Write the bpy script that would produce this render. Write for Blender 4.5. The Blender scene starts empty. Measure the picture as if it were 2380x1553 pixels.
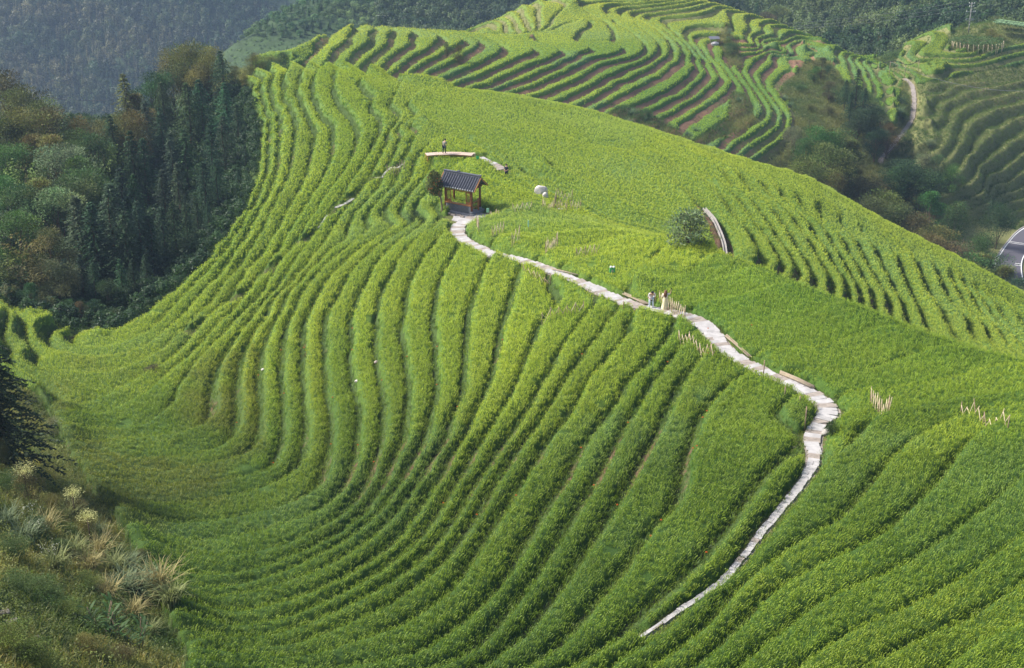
import bpy, bmesh, math, random, time
import numpy as np
from mathutils import Vector, Matrix, Quaternion
T0 = time.time()
rnd = random.Random(7)
rng = np.random.default_rng(11)
S = bpy.context.scene
COL = S.collection
PI = math.pi
def R(a): return math.radians(a)

# ------------------------------------------------------------------ camera, sky, sun, exposure
HAZE = 0.00019
PITCH = 24.0
F = 2380 * 50 / 36.0                     # focal length in units of the 2380 x 1553 survey sheet used below
cam_d = bpy.data.cameras.new('camera'); cam = bpy.data.objects.new('camera', cam_d); COL.objects.link(cam)
cam_d.lens = 50; cam_d.sensor_width = 36; cam_d.clip_start = 1; cam_d.clip_end = 6000
cam.location = (0, 0, 0); cam.rotation_euler = (R(90 - PITCH), 0, 0)
S.camera = cam
SUN_EL, SUN_AZ = 44.0, -78.0              # azimuth: degrees clockwise from +Y (away from the camera)
w = bpy.data.worlds.new('World'); S.world = w; w.use_nodes = True
nt = w.node_tree
sky = nt.nodes.new('ShaderNodeTexSky'); sky.sky_type = 'NISHITA'; sky.sun_disc = False
sky.sun_elevation = R(SUN_EL); sky.sun_rotation = R(SUN_AZ); sky.air_density = 1.0; sky.dust_density = 3.0; sky.ozone_density = 1.0
bg = nt.nodes['Background']; bg.inputs['Strength'].default_value = 0.10
nt.links.new(sky.outputs[0], bg.inputs[0])
sun_d = bpy.data.lights.new('sun', 'SUN'); sun = bpy.data.objects.new('sun', sun_d); COL.objects.link(sun)
sun_d.energy = 3.7; sun_d.angle = R(9); sun_d.color = (1.0, 0.95, 0.86)
sdir = Vector((math.sin(R(SUN_AZ)) * math.cos(R(SUN_EL)), math.cos(R(SUN_AZ)) * math.cos(R(SUN_EL)), math.sin(R(SUN_EL))))
sun.rotation_euler = sdir.to_track_quat('Z', 'Y').to_euler(); sun.location = (0, 0, 60)
S.view_settings.view_transform = 'Standard'; S.view_settings.look = 'None'
S.view_settings.gamma = 1.0; S.view_settings.exposure = 0.97
S.render.engine = 'CYCLES'
S.cycles.max_bounces = 6; S.cycles.diffuse_bounces = 3; S.cycles.glossy_bounces = 1; S.cycles.transmission_bounces = 3
S.cycles.transparent_max_bounces = 4; S.cycles.volume_bounces = 0; S.cycles.caustics_reflective = False; S.cycles.caustics_refractive = False
S.cycles.volume_step_rate = 4; S.cycles.volume_max_steps = 64

# ------------------------------------------------------------------ survey helpers
SP, CP = math.sin(R(PITCH)), math.cos(R(PITCH))
def ray(px, py):
    X = (px - 1190) / F; Y = -(py - 776.5) / F
    return np.array([X, CP + Y * SP, Y * CP - SP])
def at_z(px, py, z):
    d = ray(px, py); return d * (z / d[2])
def at_d(px, py, depth):
    return ray(px, py) * depth
def proj(p):
    x, y, z = p[0], p[1], p[2]
    dep = y * CP - z * SP; up = y * SP + z * CP
    return 1190 + F * x / dep, 776.5 - F * up / dep, dep
class Warp:
    """scattered-data surface: f(x,y) from points, thin plate or r^1.5 kernel with a linear tail"""
    def __init__(s, P, V, kernel='tps', lam=0.0):
        P = np.asarray(P, float)[:, :2]; V = np.asarray(V, float)
        s.c = P.mean(0); s.k = kernel; s.s = 50.0
        s.P = (P - s.c) / s.s; n = len(P)
        K = s.ker(np.linalg.norm(s.P[:, None] - s.P[None], axis=2)) + np.eye(n) * lam
        A = np.zeros((n + 3, n + 3)); A[:n, :n] = K; A[:n, n] = 1; A[:n, n+1:] = s.P; A[n, :n] = 1; A[n+1:, :n] = s.P.T
        s.w = np.linalg.lstsq(A, np.concatenate([V, [0, 0, 0]]), rcond=1e-10)[0]
    def ker(s, r):
        return r * r * np.log(r + 1e-9) if s.k == 'tps' else -r ** 1.5
    def __call__(s, X, Y):
        Q = np.stack([np.ravel(X), np.ravel(Y)], 1); out = np.empty(len(Q)); Q = (Q - s.c) / s.s
        for i in range(0, len(Q), 8000):
            q = Q[i:i+8000]
            r = np.sqrt(((q[:, None] - s.P[None]) ** 2).sum(2))
            out[i:i+8000] = s.ker(r) @ s.w[:-3] + s.w[-3] + q @ s.w[-2:]
        return out.reshape(np.shape(X))
def blur(a, n=1):
    for _ in range(n):
        p = np.pad(a, 1, mode='edge')
        a = (p[:-2, 1:-1] + p[2:, 1:-1] + 2 * p[1:-1, 1:-1]) / 4
        p = np.pad(a, 1, mode='edge'); a = (p[1:-1, :-2] + p[1:-1, 2:] + 2 * p[1:-1, 1:-1]) / 4
    return a
def resample(poly, step):
    poly = [np.asarray(p, float) for p in poly]; out = [poly[0]]
    for a, b in zip(poly[:-1], poly[1:]):
        n = max(1, int(round(np.linalg.norm(b[:2] - a[:2]) / step)))
        for i in range(1, n + 1): out.append(a + (b - a) * i / n)
    return out
def smooth_poly(pts, n=8):
    """Catmull-Rom through points"""
    P = [np.asarray(p, float) for p in pts]; P = [2 * P[0] - P[1]] + P + [2 * P[-1] - P[-2]]; out = []
    for i in range(1, len(P) - 2):
        for k in range(n):
            t = k / n
            out.append(0.5 * (2 * P[i] + (P[i+1] - P[i-1]) * t + (2 * P[i-1] - 5 * P[i] + 4 * P[i+1] - P[i+2]) * t * t + (3 * P[i] - P[i-1] - 3 * P[i+1] + P[i+2]) * t ** 3))
    out.append(P[-2]); return out
def vnoise(x, y, seed=0):
    """cheap value noise, arrays, about -1..1"""
    xi = np.floor(x).astype(np.int64); yi = np.floor(y).astype(np.int64); fx = x - xi; fy = y - yi
    fx = fx * fx * (3 - 2 * fx); fy = fy * fy * (3 - 2 * fy)
    def h(a, b):
        n = (a * 374761393 + b * 668265263 + seed * 1442695041) & 0xffffffff
        n = ((n ^ (n >> 13)) * 1274126177) & 0xffffffff
        return ((n ^ (n >> 16)) & 0xffff) / 32767.5 - 1
    return (h(xi, yi) * (1 - fx) + h(xi + 1, yi) * fx) * (1 - fy) + (h(xi, yi + 1) * (1 - fx) + h(xi + 1, yi + 1) * fx) * fy
def fbm(x, y, seed=0, o=3):
    s = 0; a = 1; t = 0
    for i in range(o): s = s + a * vnoise(x * 2 ** i, y * 2 ** i, seed + i); t += a; a *= .5
    return s / t
def sstep(a, b, x):
    t = np.clip((x - a) / (b - a), 0, 1); return t * t * (3 - 2 * t)

# ------------------------------------------------------------------ SHEET A: near ridge, bowl, pavilion knoll, second ridge
def zA(T): return -55 + (0.555 * T if T > 0 else 0.9 * T)
LA = {   # terrace edges: every edge is level, so each traced point fixes a place on the hill
 -8: [(215,800),(260,800),(330,760),(400,700),(480,630),(560,520),(600,420),(612,300),(585,215)],
 -7: [(60,760),(160,800),(200,835),(290,825),(380,750),(500,625),(590,490),(620,400),(622,300),(600,222)],
 -6: [(80,765),(110,790),(180,855),(300,850),(400,775),(500,670),(600,520),(640,400),(640,290),(621,221)],
 -5: [(67,863),(108,885),(202,905),(270,895),(360,850),(480,735),(590,575),(665,420),(689,304),(673,259),(664,224),(654,199)],
 -4: [(121,985),(188,970),(269,940),(323,908),(400,855),(520,720),(640,560),(710,430),(735,330),(708,275),(691,237),(697,186)],
 -3: [(140,1010),(188,1010),(269,985),(380,905),(460,825),(560,720),(640,610),(740,440),(767,377),(767,323),(743,286),(721,242),(721,199)],
 -2: [(200,1035),(323,1022),(388,980),(404,940),(444,871),(512,809),(590,722),(640,640),(740,490),(818,385),(823,347),(818,310),(791,269),(775,234),(778,205)],
 -1: [(200,1055),(350,1050),(447,1041),(490,985),(493,925),(501,885),(528,841),(570,780),(630,700),(700,600),(820,430),(880,329),(877,286),(867,245)],
  0: [(160,1065),(250,1082),(420,1085),(512,1062),(533,1046),(545,1005),(550,945),(552,880),(574,815),(617,760),(670,680),(740,590),(860,420),(899,339),(915,302),(926,277)],
  1: [(180,1080),(250,1105),(400,1112),(500,1098),(581,1065),(600,990),(595,900),(603,825),(633,760),(662,695),(694,660),(743,617),(796,577)],
  2: [(230,1135),(420,1150),(540,1133),(625,1111),(650,1050),(654,990),(645,885),(655,810),(670,755),(683,714),(716,669),(756,628),(823,574)],
  3: [(220,1150),(300,1180),(450,1190),(560,1172),(646,1138),(689,1092),(702,1040),(705,928),(700,830),(706,755),(726,714),(753,669),(786,636),(850,582),(918,539)],
  4: [(260,1200),(300,1225),(430,1237),(560,1222),(680,1190),(735,1154),(753,1092),(762,998),(748,928),(746,868),(742,809),(744,755),(770,725),(791,682),(813,647),(850,607),(904,566),(958,534)],
  5: [(320,1265),(480,1277),(620,1257),(740,1210),(786,1159),(818,1092),(834,984),(828,940),(815,895),(818,809),(821,739),(826,706),(840,682),(855,655),(880,620),(930,570),(980,535)],
  6: [(350,1310),(500,1317),(650,1292),(780,1225),(823,1174),(866,1092),(884,1030),(885,944),(877,906),(871,849),(868,796),(872,714),(891,674),(912,636),(935,603),(975,565),(1005,548)],
  7: [(380,1350),(480,1362),(620,1337),(760,1280),(850,1210),(890,1141),(910,1084),(934,998),(943,944),(942,906),(936,820),(928,796),(937,728),(942,696),(953,661),(969,634),(1001,593),(1015,574)],
  8: [(400,1378),(500,1388),(662,1350),(743,1310),(797,1280),(842,1242),(880,1202),(896,1167),(939,1106),(985,1025),(1007,950),(1012,895),(1006,804),(1004,796),(999,755),(1007,687),(1023,658),(1036,631),(1050,607)],
  9: [(430,1407),(560,1402),(683,1366),(743,1350),(791,1320),(823,1296),(867,1261),(899,1229),(939,1183),(958,1151),(985,1114),(1023,1054),(1063,950),(1074,863),(1079,796),(1087,728),(1109,674),(1125,636),(1136,609)],
 10: [(440,1442),(580,1440),(720,1400),(820,1350),(900,1290),(960,1220),(1012,1138),(1047,1065),(1082,1030),(1093,984),(1122,922),(1144,871),(1168,755),(1174,714),(1195,679),(1211,642)],
 11: [(470,1475),(600,1472),(740,1426),(840,1370),(920,1310),(990,1230),(1050,1140),(1093,1065),(1122,1019),(1149,989),(1185,930),(1210,863),(1245,761),(1259,755),(1300,718)],
 12: [(500,1510),(620,1502),(740,1456),(860,1400),(960,1330),(1030,1250),(1090,1170),(1140,1090),(1178,1038),(1211,992),(1235,955),(1278,874),(1326,793),(1350,755),(1390,722)],
 13: [(640,1537),(760,1492),(890,1432),(990,1360),(1060,1280),(1110,1200),(1150,1130),(1197,1052),(1240,998),(1264,960),(1297,914),(1334,858),(1391,796),(1410,769),(1425,757)],
 14: [(820,1522),(950,1460),(1039,1400),(1075,1345),(1110,1290),(1134,1240),(1162,1183),(1189,1159),(1227,1114),(1264,1038),(1313,979),(1348,914),(1391,863),(1413,833),(1448,763),(1480,742)],
 15: [(960,1553),(1020,1510),(1120,1430),(1178,1364),(1205,1321),(1243,1248),(1280,1183),(1307,1143),(1326,1103),(1372,1033),(1396,998),(1423,965),(1448,933),(1488,882),(1510,855),(1553,815),(1570,775)],
 16: [(1080,1553),(1150,1470),(1216,1391),(1256,1323),(1307,1245),(1329,1215),(1353,1170),(1396,1100),(1427,1038),(1442,1006),(1464,960),(1499,906),(1547,844),(1585,800)],
 17: [(1150,1553),(1200,1500),(1270,1415),(1337,1334),(1402,1234),(1437,1174),(1464,1122),(1512,1046),(1531,1014),(1553,960),(1566,922),(1593,882),(1612,853)],
 18: [(1270,1553),(1320,1490),(1394,1407),(1448,1339),(1485,1280),(1531,1234),(1571,1174),(1582,1132),(1582,1092),(1596,1036),(1609,998),(1622,972),(1660,930)],
 19: [(1370,1553),(1430,1500),(1531,1407),(1582,1364),(1615,1329),(1660,1278),(1690,1242),(1717,1205),(1752,1159),(1801,1103),(1840,1060),(1862,1020)],
 20: [(1430,1553),(1488,1487),(1620,1400),(1690,1345),(1745,1275),(1801,1207),(1850,1142),(1878,1100)],
 21: [(1560,1553),(1660,1450),(1741,1350),(1849,1285),(1956,1229),(2037,1135),(2090,1060)],
 22: [(1640,1553),(1741,1431),(1929,1323),(2091,1216),(2198,1108),(2300,1020)],
 23: [(1741,1553),(2010,1377),(2198,1269),(2380,1148)],
 24: [(1900,1553),(2100,1440),(2380,1290)],
 25: [(2070,1553),(2230,1470),(2380,1400)],
 26: [(2250,1553),(2380,1500)],
}
LR = {   # terraces of the flank behind the near ridge
  2: [(985,250),(1052,304),(1130,347),(1220,420),(1330,480),(1420,530)],
  1: [(985,222),(1060,260),(1200,345),(1350,430),(1480,500),(1580,545),(1640,580)],
  0: [(1100,240),(1300,320),(1450,370),(1542,418),(1600,470),(1645,515),(1685,605)],
 -1: [(1250,262),(1400,320),(1500,355),(1582,407),(1680,480),(1749,561),(1784,625),(1765,640)],
 -2: [(1350,280),(1480,315),(1560,350),(1608,386),(1700,460),(1795,588),(1819,647),(1800,655)],
 -3: [(1480,305),(1600,355),(1668,402),(1740,470),(1830,599),(1858,660),(1840,672)],
 -4: [(1600,350),(1720,430),(1800,520),(1881,644),(1897,668),(1885,690)],
 -5: [(1680,375),(1760,435),(1850,530),(1913,637),(1935,677),(1930,707)],
 -6: [(1740,395),(1800,442),(1824,485),(1890,560),(1962,660),(1978,701),(1972,725)],
 -7: [(1800,412),(1843,458),(1859,491),(1930,570),(1980,658),(2002,701),(2005,738)],
 -8: [(1850,430),(1902,472),(1913,520),(1970,600),(2015,677),(2029,714),(2030,745)],
 -9: [(1900,450),(1940,485),(1953,528),(2010,610),(2051,688),(2075,725),(2080,765)],
-10: [(1950,480),(1994,512),(2007,553),(2050,630),(2083,701),(2104,741),(2110,780)],
-11: [(2010,515),(2050,560),(2095,640),(2123,717),(2145,755),(2155,795)],
-12: [(2060,540),(2100,580),(2145,660),(2185,741),(2212,796),(2220,818)],
-13: [(2110,565),(2172,630),(2196,677),(2250,760),(2290,840)],
-14: [(2160,590),(2207,636),(2226,687),(2290,770),(2350,855)],
-16: [(2230,625),(2263,687),(2310,750),(2380,830)],
-18: [(2300,655),(2340,720),(2380,775)],
}
ZP = []; TP = []
def addA(p, T=None, z=None, k=1.0):
    if z is not None: ZP.append((p[0], p[1], z))
    if T is not None: TP.append((p[0], p[1], T))
for T, pl in LA.items():
    z = zA(T)
    for q in resample([at_z(x, y, z)[:2] for x, y in pl], 7.0): addA(q, T, z)
for T, pl in LR.items():
    z = -55 + (0.5 if T > 0 else 0.85) * T
    for q in resample([at_z(x, y, z)[:2] for x, y in pl], 9.0): addA(q, T, z)
# the main path: survey point, height
PATH_MAIN = [(1698,1334,-44.1),(1717,1307,-44.1),(1744,1275,-44.1),(1774,1233,-44.1),(1797,1207,-44.1),(1822,1175,-44.15),(1849,1143,-44.2),(1866,1120,-44.25),(1880,1098,-44.3),(1891,1070,-44.35),(1892,1045,-44.45),(1888,1028,-44.55),(1893,1006,-44.6),(1906,985,-44.65),(1925,963,-44.65),(1918,944,-44.7),(1891,921,-44.75),(1857,900,-44.8),(1822,886,-44.9),(1794,877,-45.0),(1768,863,-45.1),(1732,846,-45.25),(1696,823,-45.4),(1670,796,-45.5),(1648,768,-45.6),(1625,748,-45.75),(1592,735,-45.9),(1545,726,-46.15),(1499,717,-46.4),(1458,704,-46.7),(1418,688,-47.0),(1378,669,-47.35),(1337,652.5,-47.7),(1297,636,-48.05),(1256,620,-48.4),(1216,607,-48.8),(1178,598,-49.2),(1146,592,-49.6),(1114,577,-50.0),(1084,562,-50.3),(1066,545,-50.5),(1066,528,-50.75),(1082,516,-50.95),(1104,506,-51.05),(1128,496,-51.1)]
PATH_LOW = [(1488,1483,-43.9),(1530,1455,-43.95),(1575,1423,-44.0),(1620,1394,-44.0),(1655,1372,-44.05),(1698,1334,-44.1)]
for x, y, z in PATH_MAIN[::2] + PATH_LOW[::2]: addA(at_z(x, y, z), None, z)
for x, y, T in [(1128,496,6.6),(1082,516,7),(1066,545,7.6),(1114,577,8.5),(1178,598,9.7),(1256,620,10.8),(1337,652,11.8),(1418,688,13),(1499,717,14.2),(1592,735,15.2),(1648,768,16),(1696,823,16.9),(1768,863,17.8),(1857,900,18.6),(1918,944,19.1),(1893,1006,19.6)]:
    z = -45 if x > 1650 else -46 if x > 1450 else -48 if x > 1200 else -50.6
    addA(at_z(x, y, z), T)
# fields on the near ridge right of the path
EDGE = [(1450,562,-52.3,6),(1510,570,-51.2,7.5),(1560,578,-50.3,9),(1620,590,-49.6,10.5),(1674,603,-48.9,11.5),(1741,642,-48.0,12.5),(1801,663,-47.6,13.2),(1881,698,-47.1,14),(2002,741,-46.6,15),(2118,790,-46.2,16),(2226,828,-45.9,17),(2380,871,-45.6,18)]
for x, y, z, T in EDGE:
    p = at_z(x, y, z); addA(p, T, z)
    if x > 1600:
        d = p[:2] / np.linalg.norm(p[:2]); t = np.array([0.35, 1.0]); t /= np.linalg.norm(t)
        q = p[:2] + t * 7; addA(q, T - 6, z - 5.6)
        q = p[:2] + t * 14; addA(q, None, z - 8.6)
for x, y, z, T in [(1200,470,-51.5,6.3),(1150,450,-51.6,6.2),(1300,500,-51.9,6.2),(1180,400,-52.6,4.4),(1250,570,-49.6,9),(1350,600,-49.2,9.8),(1450,640,-48.2,11.5),(1550,660,-47.4,12.6),(1650,690,-46.8,14),(1750,750,-46.0,15.2),(1850,800,-45.5,16.4),(1950,860,-45.1,17.5),(2100,900,-44.8,18.6),(2250,930,-44.4,19.5),(2380,960,-44.1,20),(2010,980,-44.4,19.8),(2100,1010,-43.9,20.4),
                   (1040,360,-52.4,4.5),(1100,372,-52.5,4.4),(960,420,-53.0,3.2),(1040,430,-51.6,5.6),(950,480,-52.3,4.4),(1060,470,-51.2,6.4),(940,300,-54.0,2),(990,330,-53.4,2.8),(900,450,-54.0,1.6),(860,520,-53.6,2.4),(1060,500,-51.0,6.8),(960,505,-51.9,5.2)]:
    addA(at_z(x, y, z), T, z)
# crest behind and the ground dropping away beyond it
CREST = [(585,185,-61.5,-7),(620,172,-60.5,-6),(700,163,-58.2,-4),(780,168,-56.8,-2),(850,178,-56.0,-1),(920,192,-55.5,0),(1000,205,-55.4,0),(1100,220,-55.5,-.4),(1200,232,-55.8,-.8),(1300,246,-56.2,-1.3),(1400,268,-56.8,-2),(1500,300,-57.4,-2.8),(1600,337,-58.2,-3.8),(1700,370,-59.6,-5.2),(1800,400,-61.2,-7),(1900,430,-63.0,-9),(2000,490,-64.8,-11),(2100,545,-66.4,-13),(2200,595,-68.0,-15),(2300,640,-69.6,-17),(2380,690,-71.0,-18.6)]
for i, (x, y, z, T) in enumerate(CREST):
    p = at_z(x, y, z); addA(p, T, z)
    n = np.array([0.25, 1.0]) if x > 1500 else np.array([0, 1.0]); n /= np.linalg.norm(n)
    addA(p[:2] + n * 9, None, z - 4.0); addA(p[:2] + n * 24, None, z - 13); addA(p[:2] + n * 45, None, z - 24)
# forest hill, valley floor and the mounds at the left; weedy bank at lower left
for x, y, d in [(500,250,255),(350,330,250),(420,480,218),(300,600,190),(150,450,215),(0,330,235),(-120,300,235),(100,650,178),(-60,600,170),(200,720,165),(250,520,205),(-200,480,190),(560,330,231),(520,480,201),(-300,650,160)]:
    p = at_d(x, y, d); ZP.append(tuple(p))
for x, y, z, T in [(0,712,-58.3,-3),(50,735,-59.0,-4),(100,752,-59.9,-5),(150,775,-60.7,-6),(205,795,-61.8,-7.4),(0,800,-58.8,-4),(60,830,-59.2,-4.4),(-100,700,-55.5,-1),(0,900,-55.5,-1.5),(40,960,-54.5,-2),(-100,850,-52,1)]:
    addA(at_z(x, y, z), T, z)
for x, y, T, d in [(130,1040,-1,104),(200,1130,1.4,99),(260,1230,4.2,92),(310,1310,6.5,86),(370,1400,9.2,80),(400,1480,11.5,75),(420,1553,13.5,71)]:
    addA(at_z(x, y, zA(T) + .6), T, zA(T) + .6)
for x, y, d in [(40,1080,101),(0,1120,95),(100,1180,96),(0,1250,82),(150,1300,83),(60,1380,73),(220,1400,77),(0,1480,62),(120,1500,65),(280,1500,70),(200,1600,62),(340,1600,66),(0,1620,56),(-100,1300,68),(-150,1550,54),(-100,1100,84)]:
    ZP.append(tuple(at_d(x, y, d)))
ZP.append(tuple(at_d(1190, 1750, 58))); ZP.append(tuple(at_d(2380, 1750, 55))); ZP.append(tuple(at_d(2600, 1300, 70))); ZP.append(tuple(at_d(400, 1750, 58)))
ZP.append(tuple(at_d(2600, 950, 92)))
def dedupe(L, tol=1.2):
    out = []; seen = {}
    for q in L:
        k = (round(q[0] / tol), round(q[1] / tol))
        if k in seen: continue
        seen[k] = 1; out.append(q)
    return np.array(out)
ZP = dedupe(ZP, 2.0); TP = dedupe(TP, 1.5)
# coarse fields, then fine grids
class Field:
    def __init__(s, warp, x0, x1, y0, y1, h, nb=0):
        s.x0, s.y0, s.h = x0, y0, h
        xs = np.arange(x0, x1 + h, h); ys = np.arange(y0, y1 + h, h)
        X, Y = np.meshgrid(xs, ys); s.a = blur(warp(X, Y), nb) if nb else warp(X, Y)
    def __call__(s, X, Y):
        fx = np.clip((np.asarray(X) - s.x0) / s.h, 1, s.a.shape[1] - 3.001); fy = np.clip((np.asarray(Y) - s.y0) / s.h, 1, s.a.shape[0] - 3.001)
        i = fx.astype(int); j = fy.astype(int); u = fx - i; v = fy - j
        def cw(t): return (0.5 * (-t + 2 * t * t - t ** 3), 0.5 * (2 - 5 * t * t + 3 * t ** 3), 0.5 * (t + 4 * t * t - 3 * t ** 3), 0.5 * (-t * t + t ** 3))
        wx = cw(u); wy = cw(v); out = 0
        for b in range(4):
            r = 0
            for a in range(4): r = r + wx[a] * s.a[j + b - 1, i + a - 1]
            out = out + wy[b] * r
        return out
AX = (-120, 100, 42, 272)
fzA = Field(Warp(ZP, ZP[:, 2], 'r15', 0.006), *AX, 1.0, 2)
fTA = Field(Warp(TP, TP[:, 2], 'r15', 0.0005), *AX, 1.0, 1)
print('fields A', len(ZP), len(TP), round(time.time() - T0, 1))
# ------------------------------------------------------------------ SHEET B: brown-banked terraces, saddle, slope at the right, gully and road shelf
LB = {
 0: [(1746,391),(1781,374),(1816,347),(1843,310),(1844,269),(1822,242),(1808,215),(1819,194),(1848,167),(1867,135),(1865,118)],
 1: [(1741,369),(1768,350),(1803,323),(1824,302),(1828,280),(1808,248),(1781,213),(1776,194),(1797,167),(1820,140)],
 2: [(1690,378),(1714,361),(1741,337),(1768,321),(1797,299),(1803,277),(1795,251),(1770,213),(1757,189),(1751,172),(1776,148),(1790,120)],
 3: [(1640,370),(1690,337),(1736,304),(1775,278),(1780,263),(1769,238),(1752,212),(1735,190),(1722,172),(1735,140)],
 4: [(1604,356),(1647,337),(1701,296),(1747,267),(1752,248),(1736,215),(1717,189),(1700,160)],
 5: [(1544,326),(1593,299),(1660,256),(1703,221),(1712,202),(1690,172),(1658,143),(1660,110)],
 6: [(1480,325),(1536,302),(1580,275),(1633,240),(1674,205),(1677,183),(1660,151),(1636,127),(1617,102)],
 7: [(1440,310),(1523,272),(1609,229),(1642,194),(1644,172),(1625,135),(1600,95)],
 8: [(1400,300),(1470,268),(1520,246),(1566,224),(1615,189),(1628,167),(1620,140),(1593,108),(1539,62)],
 9: [(1359,288),(1404,261),(1472,229),(1523,199),(1553,183),(1590,151),(1593,132),(1582,108),(1553,78),(1510,50)],
 10: [(1324,275),(1391,242),(1442,205),(1515,178),(1550,151),(1563,127),(1550,94),(1512,67),(1470,45)],
 11: [(1297,256),(1350,232),(1404,205),(1440,186),(1518,145),(1536,129),(1531,108),(1507,84),(1485,65),(1440,45)],
 12: [(1275,234),(1350,199),(1404,167),(1472,148),(1499,135),(1505,115),(1470,80),(1430,62)],
 13: [(1194,232),(1270,205),(1350,170),(1404,145),(1445,132)],
 14: [(1139,234),(1162,221),(1243,194),(1310,159),(1350,137),(1378,130)],
 15: [(1093,232),(1147,210),(1220,175),(1283,151),(1318,133)],
 16: [(1055,224),(1093,202),(1147,178),(1209,151),(1245,138)],
 17: [(1017,218),(1060,191),(1120,164),(1168,140)],
 18: [(980,207),(1012,183),(1079,151),(1120,119)],
 19: [(950,202),(980,172),(1039,137),(1093,108)],
 20: [(915,194),(958,159),(999,132),(1034,105)],
 21: [(880,186),(904,156),(939,129),(969,113),(961,100)],
 22: [(845,181),(869,154),(902,121),(912,102)],
 23: [(810,172),(837,140),(875,108),(869,89)],
 24: [(764,164),(791,129),(818,108),(813,97)],
 25: [(724,162),(732,135),(748,113),(760,104)],
}
LB2 = [  # knoll flank, right shoulder, slope at the right: terrace number, height, survey points
 (8,-77.5,[(1141,85),(1146,68)]),(9,-76.8,[(1163,56),(1180,88)]),(10,-76,[(1183,49),(1197,75),(1197,90)]),(11,-75.3,[(1205,34),(1220,63),(1230,76)]),(12,-74.6,[(1237,20),(1246,41),(1249,63)]),
 (1,-83.3,[(1950,128),(1960,170),(1962,190)]),(0,-84.0,[(1972,133),(1982,180),(1990,200)]),(-1,-84.5,[(1990,137),(2010,190),(2020,240)]),(-2,-85.0,[(2010,145),(2035,200),(2042,270)]),(-3,-85.5,[(2030,153),(2060,210),(2070,280)]),(-4,-86.0,[(2055,162),(2085,220),(2088,275)]),
 (4,-80.5,[(1800,75),(1815,110)]),(3,-81.3,[(1840,90),(1856,108)]),(2,-82.3,[(1890,108),(1910,130)]),(6,-79.2,[(1740,58),(1750,100)]),(7,-78.6,[(1700,40),(1705,80)]),
 (0,-84,[(2142,199),(2199,183),(2280,164),(2380,145)]),(2,-82.3,[(2139,139),(2199,141),(2280,130),(2380,106)]),
 (-2,-86.5,[(2160,310),(2168,270),(2176,238),(2226,215),(2380,185)]),(-3,-87.7,[(2185,325),(2200,265),(2240,243),(2380,208)]),(-4,-89,[(2212,345),(2232,290),(2268,264),(2380,232)]),(-5,-91,[(2234,368),(2262,328),(2312,295),(2380,268)]),(-6,-92.8,[(2258,403),(2293,358),(2327,330),(2380,300)]),(-7,-95.2,[(2288,430),(2327,390),(2380,352)]),(-8,-97.5,[(2300,465),(2340,425),(2380,392)]),(-10,-101,[(2300,520),(2310,497),(2336,477),(2380,461)]),
 (-1,-85.2,[(2130,205),(2136,230),(2134,255)]),
]
ZB = []; TB = []
for T, pl in LB.items():
    z = -84 + 0.75 * T
    for q in resample([at_z(x, y, z)[:2] for x, y in pl], 8.0): ZB.append((q[0], q[1], z)); TB.append((q[0], q[1], T))
for T, z, pl in LB2:
    for q in resample([at_z(x, y, z)[:2] for x, y in pl], 10.0): ZB.append((q[0], q[1], z)); TB.append((q[0], q[1], T))
for x, y, z, T in [(1200,100,-72.6,15.6),(1250,110,-73.2,15),(1300,100,-73.8,14.6),(1350,80,-74.2,14),(1400,55,-74.2,13.6),(1300,70,-74.0,14.4),(1250,85,-73.6,14.8),(1150,105,-71.2,17),(1380,110,-74.8,13.3),
                   (1400,6,-73.4,13.4),(1500,3,-73.6,13),(1600,4,-75.0,11.5),(1650,12,-76.6,10),(1700,28,-78.0,8),(1290,10,-73.8,13.2),(1330,40,-74.0,13.5),(1800,62,-80.2,5),(1900,97,-82.4,2.4),(2000,138,-84.1,-.6),(2060,158,-84.6,-2.5),
                   (620,158,-66.5,25),(660,143,-65.6,25.5),(700,118,-65.0,25.6),(750,92,-65.2,25.2),(800,78,-65.6,24.6),(850,72,-66.2,23.8),(900,76,-66.8,22.6),(1000,84,-68.4,20.4),(1050,86,-69.4,19),(1090,88,-70.4,17.8),
                   (2110,190,-84.3,-1),(2090,160,-84.1,-.4),(2170,160,-83.9,.2),(2130,175,-84.05,-.1),(2210,118,-81.6,3.2),(2253,120,-81.5,3.6),(2340,112,-81.4,3.7),(2260,80,-80.5,4),(2200,76,-81.0,3.2),(2160,94,-82.0,2.2),(2120,117,-83.0,1.2),(2085,140,-83.8,.3),(2380,62,-79.6,4.6),(2320,52,-79.4,4.4)]:
    p = at_z(x, y, z); ZB.append(tuple(p)); TB.append((p[0], p[1], T))
CRB = [(1290,10,-73.8),(1400,4,-73.4),(1500,2,-73.6),(1600,3,-75),(1650,12,-76.6),(1700,27,-78),(1800,60,-80.2),(1900,95,-82.4),(2000,136,-84.1),(660,143,-65.6),(700,118,-65),(750,92,-65.2),(800,78,-65.6),(850,72,-66.2),(2200,72,-81.0),(2160,90,-82),(2260,60,-80.2),(2320,50,-79.4),(2380,45,-79.2),(1130,60,-77.5),(1180,40,-76.4)]
for x, y, z in CRB:
    p = at_z(x, y, z); n = np.array([-.15 if x < 900 else .1, 1.0])
    for a, b in ((12, 5), (30, 15)): ZB.append((p[0] + n[0] * a, p[1] + n[1] * a, z - b))
PATH_FAR = [(2103,183,-84.2),(2112,190,-84.4),(2120,200,-84.7),(2123,215,-85.1),(2125,235,-86.0),(2123,255,-86.7),(2120,275,-87.4),(2112,290,-87.9),(2103,303,-88.3),(2097,312,-88.6),(2086,322,-89.0),(2076,338,-89.6),(2062,354,-90.2),(2050,366,-90.6),(2045,380,-91.2)]
for x, y, z in PATH_FAR[::2]: ZB.append(tuple(at_z(x, y, z)))
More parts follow.
